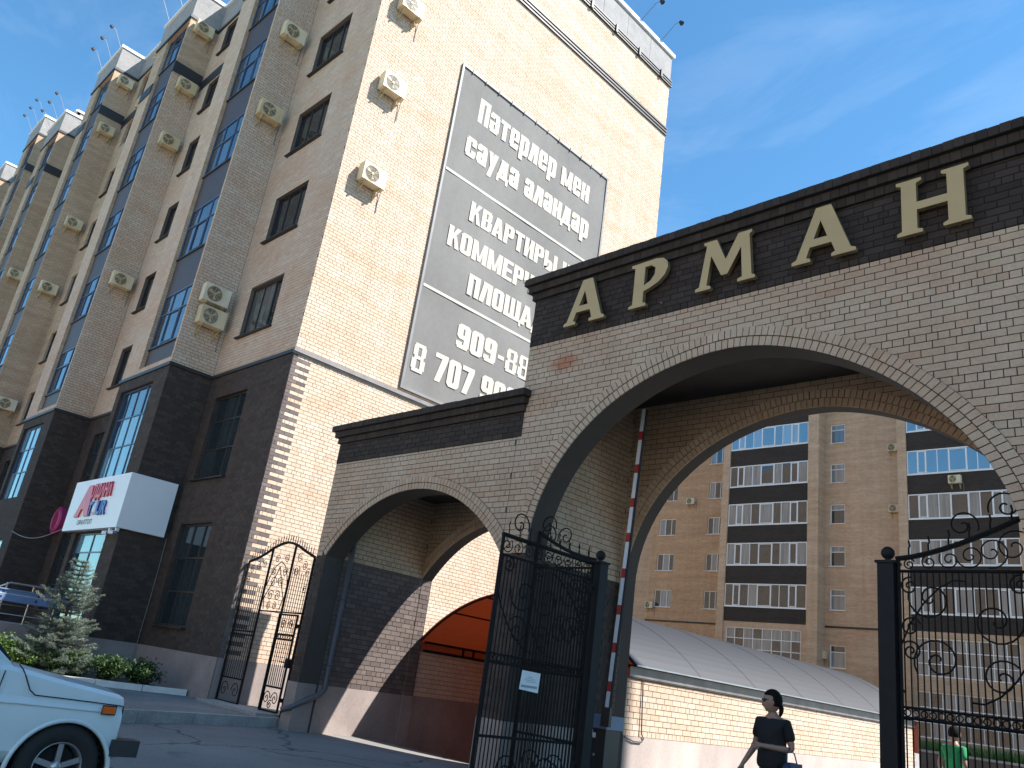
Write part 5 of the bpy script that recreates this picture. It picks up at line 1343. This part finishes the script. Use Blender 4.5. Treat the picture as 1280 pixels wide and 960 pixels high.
# ------------------------------------------------------------------ spruce and shrubs in the bed
def leaf_quad(mb, p, d, up, L, W, bt):
    d = d.normalized(); s = d.cross(up)
    if s.length < 1e-3: s = d.orthogonal()
    s.normalize()
    mb.poly([p, p+d*L*.5+s*W*.5, p+d*L, p+d*L*.5-s*W*.5], None, None, bt)
def spruce(x, y, z, H, R):
    t = thing('spruce_tree', 'small silvery blue spruce in the planting bed before the porch', 'tree', (x, y, z))
    q = MB(); q.tube([(x, y, z-.02), (x+.02, y, z+H*.5), (x, y+.01, z+H*.97)], .055, 8, r1=.008); q.build('trunk', 'bark', t)
    cr, lim = MB(), MB(); hh = .18
    while hh < H*.985:
        f = hh/H; n = 7 if f < .75 else 5; rad = R*(1-f)**.8*random.uniform(.8, 1.12)+.07
        a0 = random.uniform(0, 6.28)
        for k in range(n):
            a = a0+2*math.pi*k/n+random.uniform(-.35, .35); r = rad*random.uniform(.5, 1.18)
            dr = Vector((math.cos(a), math.sin(a), .0)); base = Vector((x, y, z+hh)); tip = base+dr*r+Z*(r*(.10 if f < .5 else .45)-.04)
            pts = [base.lerp(tip, s)-Z*(.10*r*math.sin(math.pi*s)) for s in np.linspace(0, 1, 6)]
            lim.tube(pts, .010, 4, r1=.003)
            side = Vector((-dr.y, dr.x, 0))
            m = max(3, int(r/.055))
            for i in range(m+1):
                s = .22+.78*i/m; c = base.lerp(tip, s)-Z*(.10*r*math.sin(math.pi*s)); tl = (.10+.20*r*(1-s))*random.uniform(.7, 1.2)
                for sg_ in (-1, 1):
                    tw_d = (dr*.75+side*sg_*random.uniform(.6, 1)+Z*random.uniform(-.12, .22)).normalized()
                    e = c+tw_d*tl
                    # needles along the twig, a flattened spray
                    for j in range(6):
                        pp = c.lerp(e, (j+.3)/6)
                        for _ in range(5):
                            nd = (tw_d*.6+Vector((random.uniform(-1, 1), random.uniform(-1, 1), random.uniform(-.5, .9)))*.8)
                            leaf_quad(cr, pp, nd, Z+Vector((random.uniform(-.5, .5),)*3), random.uniform(.03, .055), .009, min(.99, max(.01, .25+.6*s*random.uniform(.5, 1.2))))
        hh += .075+.03*f
    lim.build('branches', 'bark', t, kind='stuff'); cr.build('crown', 'spruce_needles', t, kind='stuff')
spruce(-20.75, 6.6, PZ+.05, 2.62, .95)
def shrub(x, y, z, H, R, mat, label, n=2600):
    t = thing('shrub', label, 'shrub', (x, y, z), 'leafy shrubs in the planting bed')
    st_, lv = MB(), MB()
    for k in range(16):
        a = random.uniform(0, 6.28); r = R*random.uniform(.3, .95); h = H*random.uniform(.6, 1.0)*(1-.35*(r/R)**2)
        p0 = Vector((x+.06*math.cos(a), y+.06*math.sin(a), z-.02)); p1 = Vector((x+r*math.cos(a), y+r*math.sin(a), z+h)); mid = (p0+p1)/2+Z*.1*H
        st_.tube([p0, mid, p1], .007, 4, r1=.003)
        for i in range(n//16):
            s = random.random()**.55; c = (p0.lerp(mid, s*2) if s < .5 else mid.lerp(p1, s*2-1)) + Vector((random.gauss(0, .09), random.gauss(0, .09), random.gauss(0, .06)))
            d = Vector((random.uniform(-1, 1), random.uniform(-1, 1), random.uniform(-.2, 1)))
            leaf_quad(lv, c, d, Z+Vector((random.uniform(-.6, .6), random.uniform(-.6, .6), 0)), random.uniform(.05, .095), random.uniform(.03, .05), min(.99, max(.01, random.random())))
    st_.build('stems', 'bark', t, kind='stuff'); lv.build('foliage', mat, t, kind='stuff')
BZ = PZ+.05
shrub(-20.35, 7.75, BZ, .66, .42, 'shrub_leaf_shaded', 'shade-darkened shrub nearest the dark brick base, in its shade')
shrub(-20.15, 8.45, BZ, .60, .40, 'shrub_leaf_shaded', 'small shade-darkened shrub in the corner between the bed edging and the building')
shrub(-20.35, 6.65, BZ, .55, .42, 'shrub_leaf_shaded', 'low shade-darkened shrub at the foot of the spruce on the edging side')
shrub(-20.75, 7.1, BZ, .62, .45, 'shrub_leaf_shaded', 'shade-darkened shrub beside the spruce, towards the building')
shrub(-20.7, 5.95, BZ, .72, .50, 'shrub_leaf', 'bright green shrub in front of the spruce')
shrub(-21.0, 5.35, BZ, .80, .55, 'shrub_leaf', 'tallest sunlit shrub of the hedge, beyond the spruce from the gate')
shrub(-21.2, 4.8, BZ, .85, .55, 'shrub_leaf', 'sunlit shrub second from the end of the hedge')
shrub(-21.4, 4.2, BZ, .85, .55, 'shrub_leaf', 'sunlit shrub at the end of the hedge by the porch steps')
shrub(-21.55, 6.35, BZ, .6, .45, 'shrub_leaf', 'low shrub behind the spruce trunk by the porch')

# ------------------------------------------------------------------ the car (boxy three door off-roader, seen from its right front side)
CG = -.11                                        # road level under the car
car = thing('parked_car', 'pale blue boxy off-road car with black bumper and amber side lamp', 'car', (-8.8, 1.8, CG))
CXM, FN = -8.8, 3.30                             # centre line, y of the nose
def P3(h, s, z): return Vector((CXM+h, FN-s, CG+z))
def loft(stations, mat, name, par, close_ends=True, smooth=True):
    mb_ = MB(); rows = []
    for s, prof in stations:
        full = [(h, z) for h, z in prof] + [(-h, z) for h, z in reversed(prof)]
        rows.append([P3(h, s, z) for h, z in full])
    for A, B in zip(rows[:-1], rows[1:]):
        n = len(A)
        for i in range(n):
            j = (i+1) % n; mb_.poly([A[i], A[j], B[j], B[i]][::-1])
    if close_ends: mb_.poly(rows[0][::-1][::-1]); mb_.poly(rows[-1][::-1])
    me = mb_.mesh(name, mat); bm = bmesh.new(); bm.from_mesh(me); bmesh.ops.remove_doubles(bm, verts=bm.verts, dist=.0005); bmesh.ops.recalc_face_normals(bm, faces=bm.faces)
    bm.to_mesh(me); bm.free()
    return me
def sect(top, shoulder, wt, ws, zb=.36, wb=.74):
    # half profile, bottom centre to top centre: (half width, height)
    return [(.30, zb), (wb, zb), (ws, zb+.10), (ws+.005, .62), (ws, shoulder-.09), (ws-.012, shoulder-.03), (ws-.045, shoulder+.012), (wt+.045, top-.045), (wt, top-.012), (wt*.6, top+.012), (.0001, top+.018)]
ST_ = [(0.0, sect(.90, .80, .66, .745, .50, .70)), (.02, sect(.945, .82, .69, .775, .44, .72)), (.07, sect(.965, .835, .70, .79)), (.30, sect(1.0, .845, .705, .80)), (.62, sect(1.045, .855, .71, .805)), (.85, sect(1.085, .86, .715, .805)), (1.03, sect(1.11, .865, .72, .80)), (1.7, sect(1.11, .87, .73, .80)), (2.5, sect(1.11, .87, .73, .80)), (3.2, sect(1.08, .87, .72, .795)), (3.42, sect(1.0, .86, .68, .77, .42)), (3.46, sect(.92, .82, .64, .73, .5, .68))]
me = loft(ST_, 'car_paint', 'body', car)
tmp = bpy.data.objects.new('tmp', me); COL.objects.link(tmp)
WY = (.45, .45+2.2)                              # axle positions behind the nose
cut = []
for s in WY:
    cb = MB()
    c = P3(0, s, .30); R_ = .405; pts = [(R_*math.cos(a), R_*math.sin(a)) for a in np.linspace(-.12, math.pi+.12, 26)] + [(-R_*.98, -.45), (R_*.98, -.45)]
    for sd in (-1, 1):
        x0, x1 = (CXM+.40, CXM+1.2) if sd > 0 else (CXM-1.2, CXM-.40)
        a = [Vector((x0, c.y+p[0], c.z+p[1])) for p in pts]; b = [Vector((x1, c.y+p[0], c.z+p[1])) for p in pts]
        cb.poly(a); cb.poly(b[::-1])
        for i in range(len(pts)): j = (i+1) % len(pts); cb.poly([a[i], b[i], b[j], a[j]])
    m2 = cb.mesh('cut', 'wheelhouse'); bm = bmesh.new(); bm.from_mesh(m2); bmesh.ops.remove_doubles(bm, verts=bm.verts, dist=.0005); bmesh.ops.recalc_face_normals(bm, faces=bm.faces); bm.to_mesh(m2); bm.free()
    co = bpy.data.objects.new('cut', m2); COL.objects.link(co); cut.append(co)
    md = tmp.modifiers.new('b', 'BOOLEAN'); md.operation = 'DIFFERENCE'; md.object = co; md.solver = 'EXACT'
sub = tmp.modifiers.new('bev', 'BEVEL'); sub.width = .006; sub.segments = 2; sub.limit_method = 'ANGLE'; sub.angle_limit = math.radians(40)
body_me = bpy.data.meshes.new_from_object(tmp.evaluated_get(bpy.context.evaluated_depsgraph_get()))
for o_ in [tmp]+cut: bpy.data.objects.remove(o_)
for p in body_me.polygons: p.use_smooth = True
body_me.set_sharp_from_angle(angle=math.radians(28)) if hasattr(body_me, 'set_sharp_from_angle') else None
if not body_me.materials: body_me.materials.append(M['car_paint'])
link('body', body_me, car)
for s in WY:
    for sd in (-1, 1):
        # flared arch lip
        c = P3(sd*.803, s, .30); q = MB(); R_ = .408
        arcp = [Vector((c.x, c.y+(R_+.012)*math.cos(a), c.z+(R_+.012)*math.sin(a))) for a in np.linspace(-.05, math.pi+.05, 24)]
        q.tube(arcp, .021, 7); q.build('wheel_arch_lip', 'car_paint', car, smooth=True)
        q = MB(); xi = CXM+sd*.42; q.lathe((xi, c.y, c.z), X*sd, [(0, .0), (0, .40), (.36, .402)], 24); q.build('wheel_house', 'wheelhouse', car)
        wx = CXM+sd*.70; ax = X*sd; cz = CG+.345
        w_ = MB(); w_.lathe((wx, c.y, cz), ax, [(-.10, .19), (-.10, .29), (-.085, .33), (-.05, .345), (.05, .345), (.085, .33), (.098, .28), (.095, .205), (.06, .195)], 36); wh = w_.build('wheel', 'rubber', car, smooth=True)
        q = MB()
        for k in range(36):
            a = 2*math.pi*k/36; q.obox((wx, c.y+.345*math.cos(a), cz+.345*math.sin(a)), ax*.075, Vector((0, -math.sin(a), math.cos(a)))*.014, Vector((0, math.cos(a), math.sin(a)))*.003)
        q.build('tread', 'rubber', wh, kind='stuff')
        q = MB(); q.lathe((wx, c.y, cz), ax, [(.06, .20), (.085, .205), (.088, .195), (.07, .185), (.03, .18), (-.05, .175)], 32); q.build('rim', 'alloy', wh, smooth=True)
        for k in range(5):
            a = 2*math.pi*k/5+.35; d = Vector((0, math.cos(a), math.sin(a))); tdir = ax.cross(d)
            q = MB(); q.obox(Vector((wx, c.y, cz))+d*.105+ax*.055, d*.082, tdir*.022, ax*.012); q.build('spoke', 'alloy', wh)
        q = MB(); q.lathe((wx, c.y, cz), ax, [(.03, .05), (.075, .045), (.082, .02), (.082, 0)], 16); q.build('hub', 'alloy', wh, smooth=True)
        q = MB(); q.lathe((wx, c.y, cz), ax, [(.0, .16), (.0, .0)], 20); q.build('brake_drum', 'wheelhouse', wh)
# cabin
def csec(h0, z0, h1, z1): return [(h0, z0), (h0-.01, z0+.03), (h0+(h1-h0)*.5, (z0+z1)/2), (h1, z1-.06), (h1-.05, z1-.01), (h1*.5, z1+.012), (.0001, z1+.015)]
CS = [(1.01, csec(.70, 1.09, .69, 1.13)), (1.50, csec(.715, 1.09, .585, 1.56)), (1.73, csec(.72, 1.09, .575, 1.60)), (2.6, csec(.72, 1.09, .575, 1.615)), (3.12, csec(.715, 1.085, .57, 1.585)), (3.38, csec(.70, 1.06, .62, 1.20))]
me = loft(CS, 'car_paint', 'cabin', car)
for p in me.polygons: p.use_smooth = True
me.set_sharp_from_angle(angle=math.radians(30)) if hasattr(me, 'set_sharp_from_angle') else None
link('cabin', me, car)
for sd in (-1, 1):
    for (pts, nm_) in (([(1.27, 1.13), (2.36, 1.13), (2.36, 1.50), (1.63, 1.50)], 'door_window'), ([(2.46, 1.13), (3.14, 1.13), (3.02, 1.49), (2.46, 1.50)], 'rear_window')):
        f = lambda z: .716+(.578-.716)*(z-1.09)/(1.56-1.09)+.014
        q = MB(); pp = [P3(sd*f(z), s, z) for s, z in pts]; q.poly(pp if sd < 0 else pp[::-1]); q.build(nm_, 'glass_car', car)
        q = MB(); q.tube([p+X*sd*.002 for p in pp], .012, 5, closed=True); q.build('window_seal', 'rubber', car)
q = MB(); q.poly([P3(-.62, 1.055, 1.155), P3(.62, 1.055, 1.155), P3(.54, 1.455, 1.545), P3(-.54, 1.455, 1.545)]); q.build('windscreen', 'glass_car', car)
q = MB(); q.tube([P3(-.555, 1.46, 1.55), P3(-.64, 1.035, 1.14), P3(.64, 1.035, 1.14), P3(.555, 1.46, 1.55)], .016, 6); q.build('windscreen_seal', 'rubber', car)
# shut lines, lamps, grille, bumpers, mirrors
for sd in (-1, 1):
    x_ = sd*.8065
    q = MB(); q.tube([P3(sd*.762, .03, .862), P3(sd*.775, .10, .868), P3(sd*.783, .50, .884), P3(sd*.781, .79, .893), P3(sd*.770, .84, .93), P3(sd*.766, .90, 1.03), P3(sd*.745, .935, 1.085), P3(sd*.70, .96, 1.115)], .0055, 5); q.build('bonnet_shut_line', 'rubber', car)
    q = MB(); q.tube([P3(sd*.77, 1.07, 1.06), P3(sd*.802, 1.09, .85), P3(sd*.808, 1.09, .60), P3(sd*.79, 1.13, .44)], .005, 5); q.tube([P3(sd*.77, 2.42, 1.08), P3(sd*.80, 2.42, .87), P3(sd*.806, 2.38, .44)], .005, 5); q.build('door_shut_line', 'rubber', car)
    q = MB(); q.tube([P3(sd*.786, .10, .80), P3(sd*.800, .40, .812), P3(sd*.803, .9, .822), P3(sd*.802, 1.8, .826), P3(sd*.80, 3.1, .826)], .008, 6); q.build('body_crease', 'car_paint', car, smooth=True)
    q = MB(); q.tube([Vector((CXM+sd*.808, FN-a_, CG+b_)) for a_, b_ in ((.10, .79), (.22, .79), (.22, .86), (.10, .86))], .006, 5, closed=True); q.build('lamp_surround', 'rubber', car)
    q = MB(); q.box(CXM+sd*.797-.012, CXM+sd*.797+.012, FN-.215, FN-.105, CG+.795, CG+.855); q.build('side_lamp', 'blinker_amber', car)
    q = MB(); q.obox(P3(sd*.80, 2.25, .84), Vector((.014, 0, 0)), Vector((0, .09, 0)), Vector((0, 0, .018))); q.build('door_handle', 'chrome', car)
    q = MB(); q.tube([P3(sd*.73, 1.32, 1.12), P3(sd*.84, 1.30, 1.16)], .012, 5); q.obox(P3(sd*.88, 1.30, 1.20), Vector((.07, 0, 0)), Vector((0, .025, 0)), Vector((0, 0, .075))); q.build('mirror', 'rubber', car)
    q = MB(); q.lathe(P3(sd*.50, .0, .72), Y, [(-.02, .105), (.012, .105), (.02, .09), (.03, 0)], 20); q.build('headlamp', 'lamp_glass', car, smooth=True)
    q = MB(); q.box(CXM+sd*.5-.1, CXM+sd*.5+.1, FN+.002, FN+.02, CG+.86, CG+.905); q.build('indicator', 'blinker_amber', car)
q = MB(); q.box(CXM-.72, CXM+.72, FN-.03, FN+.0015, CG+.57, CG+.86); q.build('grille_panel', 'bumper_black', car)
for k in range(9):
    q = MB(); q.box(CXM-.36, CXM+.36, FN+.003, FN+.012, CG+.60+.027*k, CG+.61+.027*k); q.build('grille_bar', 'rubber', car)
q = MB(); q.box(CXM-.74, CXM+.74, FN+.08, FN+.17, CG+.475, CG+.575); bp = q.build('bumper', 'alloy', car)
for sd in (-1, 1):
    q = MB(); q.box(min(CXM+sd*.66, CXM+sd*.83), max(CXM+sd*.66, CXM+sd*.83), FN-.06, FN+.185, CG+.455, CG+.59)
    me = q.mesh('bumper_end', 'bumper_black'); bm = bmesh.new(); bm.from_mesh(me); bmesh.ops.bevel(bm, geom=bm.edges[:], offset=.018, segments=2, affect='EDGES'); bm.to_mesh(me); bm.free(); link('bumper_end', me, car)
    q = MB(); q.box(CXM+sd*.45-.03, CXM+sd*.45+.03, FN-.05, FN+.08, CG+.49, CG+.56); q.build('bumper_bracket', 'bumper_black', car)
q = MB(); q.box(CXM-.75, CXM+.75, FN-3.6, FN-3.46, CG+.46, CG+.58); q.build('bumper', 'bumper_black', car)
q = MB(); q.box(CXM-.55, CXM+.55, FN-3.3, FN-.2, CG+.22, CG+.37); q.build('underbody', 'wheelhouse', car)

# ------------------------------------------------------------------ people
def skin_mesh(verts, edges, radii, mat, levels=2, root=0):
    me = bpy.data.meshes.new('s'); me.from_pydata(verts, edges, []); ob = bpy.data.objects.new('s', me); COL.objects.link(ob)
    md = ob.modifiers.new('skin', 'SKIN'); md.use_smooth_shade = True
    for i, r in enumerate(radii):
        r = r if isinstance(r, tuple) else (r, r); me.skin_vertices[0].data[i].radius = r; me.skin_vertices[0].data[i].use_root = (i == root)
    s = ob.modifiers.new('sub', 'SUBSURF'); s.levels = s.render_levels = levels
    out = bpy.data.meshes.new_from_object(ob.evaluated_get(bpy.context.evaluated_depsgraph_get()))
    bpy.data.objects.remove(ob); bpy.data.meshes.remove(me); out.materials.clear(); out.materials.append(M[mat])
    for p in out.polygons: p.use_smooth = True
    return out
def ball(c, r, mat, name, n=16, m=12, shape=None):
    q = MB()
    for i in range(m):
        for k in range(n):
            def pt(i_, k_):
                th, ph = math.pi*i_/m, 2*math.pi*k_/n; v = Vector((math.sin(th)*math.cos(ph), math.sin(th)*math.sin(ph), math.cos(th)))
                w = shape(v) if shape else v
                return Vector((c[0]+r[0]*w.x, c[1]+r[1]*w.y, c[2]+r[2]*w.z))
            q.poly([pt(i, k), pt(i+1, k), pt(i+1, k+1), pt(i, k+1)])
    me = q.mesh(name, mat, True); bm = bmesh.new(); bm.from_mesh(me); bmesh.ops.remove_doubles(bm, verts=bm.verts, dist=.0004); bm.to_mesh(me); bm.free(); return me
def hand_edges(V, E, Rr, wrist, palm, fdir, side, curl_dir):
    """palm and five bent fingers grown from vertex index `wrist`"""
    pi = len(V); V.append(palm); E.append((wrist, pi)); Rr.append((.030, .016)); n = side
    for k, (off, L) in enumerate(((-.030, .060), (-.010, .072), (.010, .068), (.028, .052))):
        b = len(V); p = Vector(palm)+fdir*.035+n*off
        V += [tuple(p), tuple(p+fdir*L*.55+curl_dir*L*.15), tuple(p+fdir*L*.85+curl_dir*L*.5)]; Rr += [.010, .0085, .007]; E += [(pi, b), (b, b+1), (b+1, b+2)]
    b = len(V); p = Vector(palm)-n*.03
    V += [tuple(p-n*.012+fdir*.01), tuple(p-n*.022+fdir*.045+curl_dir*.015)]; Rr += [.011, .009]; E += [(pi, b), (b, b+1)]

def person(name, label, foot, heading, H, shirt, lower, pose):
    """built upright facing local +y, then turned; pose gives elbow/wrist/knee/ankle places for both sides"""
    t = thing(name, label, 'person', foot); t.rotation_euler = (0, 0, heading); s = H/1.68
    S_ = lambda p: (p[0]*s, p[1]*s, p[2]*s)
    V = [(0, 0, .93), (0, .0, 1.08), (0, -.005, 1.24), (0, -.01, 1.37), (0, .0, 1.45), (0, .012, 1.52)]
    E = [(0, 1), (1, 2), (2, 3), (3, 4), (4, 5)]; Rr = [(.150, .105), (.125, .090), (.150, .105), (.130, .088), .062, .052]
    sh = {}
    for sd in (-1, 1):
        p = pose[sd]; i = len(V)
        V += [(sd*.160, -.01, 1.385), p['elbow'], p['wrist']]; E += [(3, i), (i, i+1), (i+1, i+2)]; Rr += [.056, .042, .027]
        fd = (Vector(p['wrist'])-Vector(p['elbow'])).normalized()
        sdv = Vector(p.get('side', (0, 1, 0))); cd = Vector(p.get('curl', (-sd, 0, 0)))
        hand_edges(V, E, Rr, i+2, tuple(Vector(p['wrist'])+fd*.06), fd, sdv, cd)
        j = len(V); V += [(sd*.085, 0, .86), p['knee'], p['ankle'], (p['ankle'][0], p['ankle'][1]+.10, p['ankle'][2]-.045), (p['ankle'][0], p['ankle'][1]+.17, p['ankle'][2]-.052)]
        E += [(0, j), (j, j+1), (j+1, j+2), (j+2, j+3), (j+3, j+4)]; Rr += [.082, .056, .038, .034, .026]
    Rs = [tuple(x*s for x in r) if isinstance(r, tuple) else r*s for r in Rr]
    body = local('body', skin_mesh([S_(v) for v in V], E, Rs, 'skin', 2), t)
    # head with brow, nose, chin
    def hs(v):
        x, y, z = v; w = Vector(v)
        if y > 0: w.y *= .95
        if z < -.1: w.x *= 1-.28*min(1, -z); w.y *= (1-.10*min(1, -z)) if y < 0 else 1.0
        if y > .75 and -.45 < z < .15: w.y += .17*max(0, 1-abs(x)*5)*(.6-(z+.0)*1.2 if z < .1 else .2)
        if y > .6 and .05 < z < .35: w.y -= .05
        if y > .5 and -.85 < z < -.6: w.y += .06
        return w
    hd = (0, .03*s, 1.605*s)
    h = ball((0, 0, 0), (.080*s, .101*s, .122*s), 'skin', 'head', 28, 22, hs); ho = local('head', h, t); ho.location = hd; ho.rotation_euler = (0, 0, pose.get('turn', 0))
    for sd in (-1, 1):
        local('ear', ball((sd*.076*s, -.01*s, -.005*s), (.012*s, .02*s, .03*s), 'skin', 'ear', 8, 6), ho)
        local('eye', ball((sd*.029*s, .082*s, .012*s), (.012*s, .008*s, .008*s), 'hair_black', 'eye', 8, 6), ho)
    local('mouth', ball((0, .088*s, -.058*s), (.022*s, .008*s, .006*s), 'sign_pink', 'mouth', 8, 6), ho)
    def hairshape(v):
        w = Vector(v)
        if v.y > .2 and v.z < .45: w *= .76
        if v.z < -.5: w *= .80
        return w
    local('hair', ball((0, -.012*s, .018*s), (.092*s, .112*s, .124*s), 'hair_black', 'hair', 24, 18, hairshape), ho)
    if pose.get('pony'):
        local('ponytail', skin_mesh([(0, -.085*s, -.02*s), (.0, -.115*s, -.05*s), (0, -.11*s, -.10*s), (0, -.095*s, -.15*s)], [(0, 1), (1, 2), (2, 3)], [.030*s, .034*s, .028*s, .014*s], 'hair_black'), ho)
        for sd in (-1, 1): local('sunglass_lens', ball((sd*.031*s, .092*s, .012*s), (.028*s, .012*s, .021*s), 'glass_car', 'lens', 12, 8), ho)
        q = MB(); q.tube([(-.078*s, 0, .018*s), (-.055*s, .085*s, .018*s), (.055*s, .085*s, .018*s), (.078*s, 0, .018*s)], .004*s, 5); local('sunglass_frame', q.mesh('f', 'hair_black'), ho)
    # clothes: looser shells over the body
    q = pose
    sv = [(0, 0, .86 if pose.get('long') else .90), (0, 0, 1.0), (0, -.0, 1.12), (0, -.005, 1.26), (0, -.01, 1.37), (0, -.004, 1.425)]; se = [(0, 1), (1, 2), (2, 3), (3, 4), (4, 5)]; sr = [(.205, .150), (.192, .140), (.176, .130), (.186, .132), (.160, .105), (.085, .074)]
    for sd in (-1, 1):
        p = q[sd]; i = len(sv); a, b = Vector((sd*.175, -.01, 1.385)), Vector(p['elbow']); fr = pose.get('sleeve', .72)
        sv += [tuple(a), tuple(a.lerp(b, fr*.55)), tuple(a.lerp(b, fr))]; se += [(4, i), (i, i+1), (i+1, i+2)]; sr += [.068, .068, .066]
    local('shirt', skin_mesh([S_(v) for v in sv], se, [tuple(x*s for x in r) if isinstance(r, tuple) else r*s for r in sr], shirt, 2), t)
    lv = [(0, 0, .96), (0, 0, .88)]; le = [(0, 1)]; lr = [(.165, .12), (.168, .122)]
    for sd in (-1, 1):
        p = q[sd]; i = len(lv); a, b, c = Vector((sd*.088, 0, .84)), Vector(p['knee']), Vector(p['ankle'])
        if pose.get('shorts'): lv += [tuple(a), tuple(a.lerp(b, .45)), tuple(a.lerp(b, .8))]; lr += [.098, .090, .088]
        else: lv += [tuple(a), tuple(b), tuple(b.lerp(c, .92))]; lr += [.095, .068, .056]
        le += [(1, i), (i, i+1), (i+1, i+2)]
    local('trousers' if not pose.get('shorts') else 'shorts', skin_mesh([S_(v) for v in lv], le, [tuple(x*s for x in r) if isinstance(r, tuple) else r*s for r in lr], lower, 2), t)
    for sd in (-1, 1):
        a = Vector(q[sd]['ankle']); m = skin_mesh([S_((a.x, a.y-.05, a.z-.045)), S_((a.x, a.y+.04, a.z-.05)), S_((a.x, a.y+.12, a.z-.06)), S_((a.x, a.y+.19, a.z-.065))], [(0, 1), (1, 2), (2, 3)], [.036*s, .044*s, .043*s, .032*s], 'rubber'); local('shoe', m, t)
    return t
# the woman: walks towards -x, right arm down, left forearm across her waist with a handbag
WH = math.radians(172)
w_pose = {1: dict(elbow=(.245, -.03, 1.12), wrist=(.295, .10, .93), knee=(.095, .10, .50), ankle=(.09, .12, .095), side=(0, 1, 0), curl=(-1, 0, 0)),
          -1: dict(elbow=(-.235, -.05, 1.12), wrist=(-.02, .17, 1.13), knee=(-.09, .02, .49), ankle=(-.09, -.17, .105), side=(0, 0, 1), curl=(0, -.6, -.2)), 'turn': math.radians(-42), 'pony': True, 'shorts': True, 'sleeve': .72, 'long': True}
wm = person('person', 'person in black T-shirt and sunglasses walking with a dark handbag', (-5.0, 9.45, 0.02), WH, 1.70, 'cloth_black', 'cloth_dark', w_pose)
hb = thing('handbag', 'small navy handbag with a blue flap hanging at the elbow of the person in black', 'handbag', (0, 0, 0))
Rz = Matrix.Rotation(WH, 4, 'Z'); bp_ = Vector((-5.0, 9.45, .02)) + Rz @ Vector((-.27, -.0, .90))
me = ball((0, 0, 0), (.07, .14, .115), 'bag_navy', 'bag', 20, 14, lambda v: Vector((math.copysign(abs(v.x)**.6, v.x), math.copysign(abs(v.y)**.6, v.y), math.copysign(abs(v.z)**.7, v.z)))); hbo = link('pouch', me, None); hbo.parent = hb; hb.location = bp_; hb.rotation_euler = (0, 0, WH)
q = MB(); q.obox((-.072, .03, .045), Vector((.008, 0, 0)), Vector((0, .10, 0)), Vector((0, 0, .065))); local('flap', q.mesh('flap', 'bag_blue'), hb)
q = MB(); q.tube([(0, -.10, .08), (.02, -.07, .20), (.035, .0, .26), (.02, .07, .20), (0, .10, .08)], .008, 5); local('strap', q.mesh('strap', 'bag_navy'), hb)
g_pose = {1: dict(elbow=(.25, -.05, 1.13), wrist=(.31, .08, .92), knee=(.095, .08, .50), ankle=(.09, .03, .10)), -1: dict(elbow=(-.245, -.08, 1.14), wrist=(-.26, .0, .93), knee=(-.09, .05, .49), ankle=(-.09, -.10, .11)), 'shorts': False, 'sleeve': .7}
person('person', 'person in a green T-shirt and dark trousers seen from behind, past the iron panel', (-5.3, 16.4, 0.01), math.radians(-25), 1.74, 'cloth_green', 'cloth_dark', g_pose)
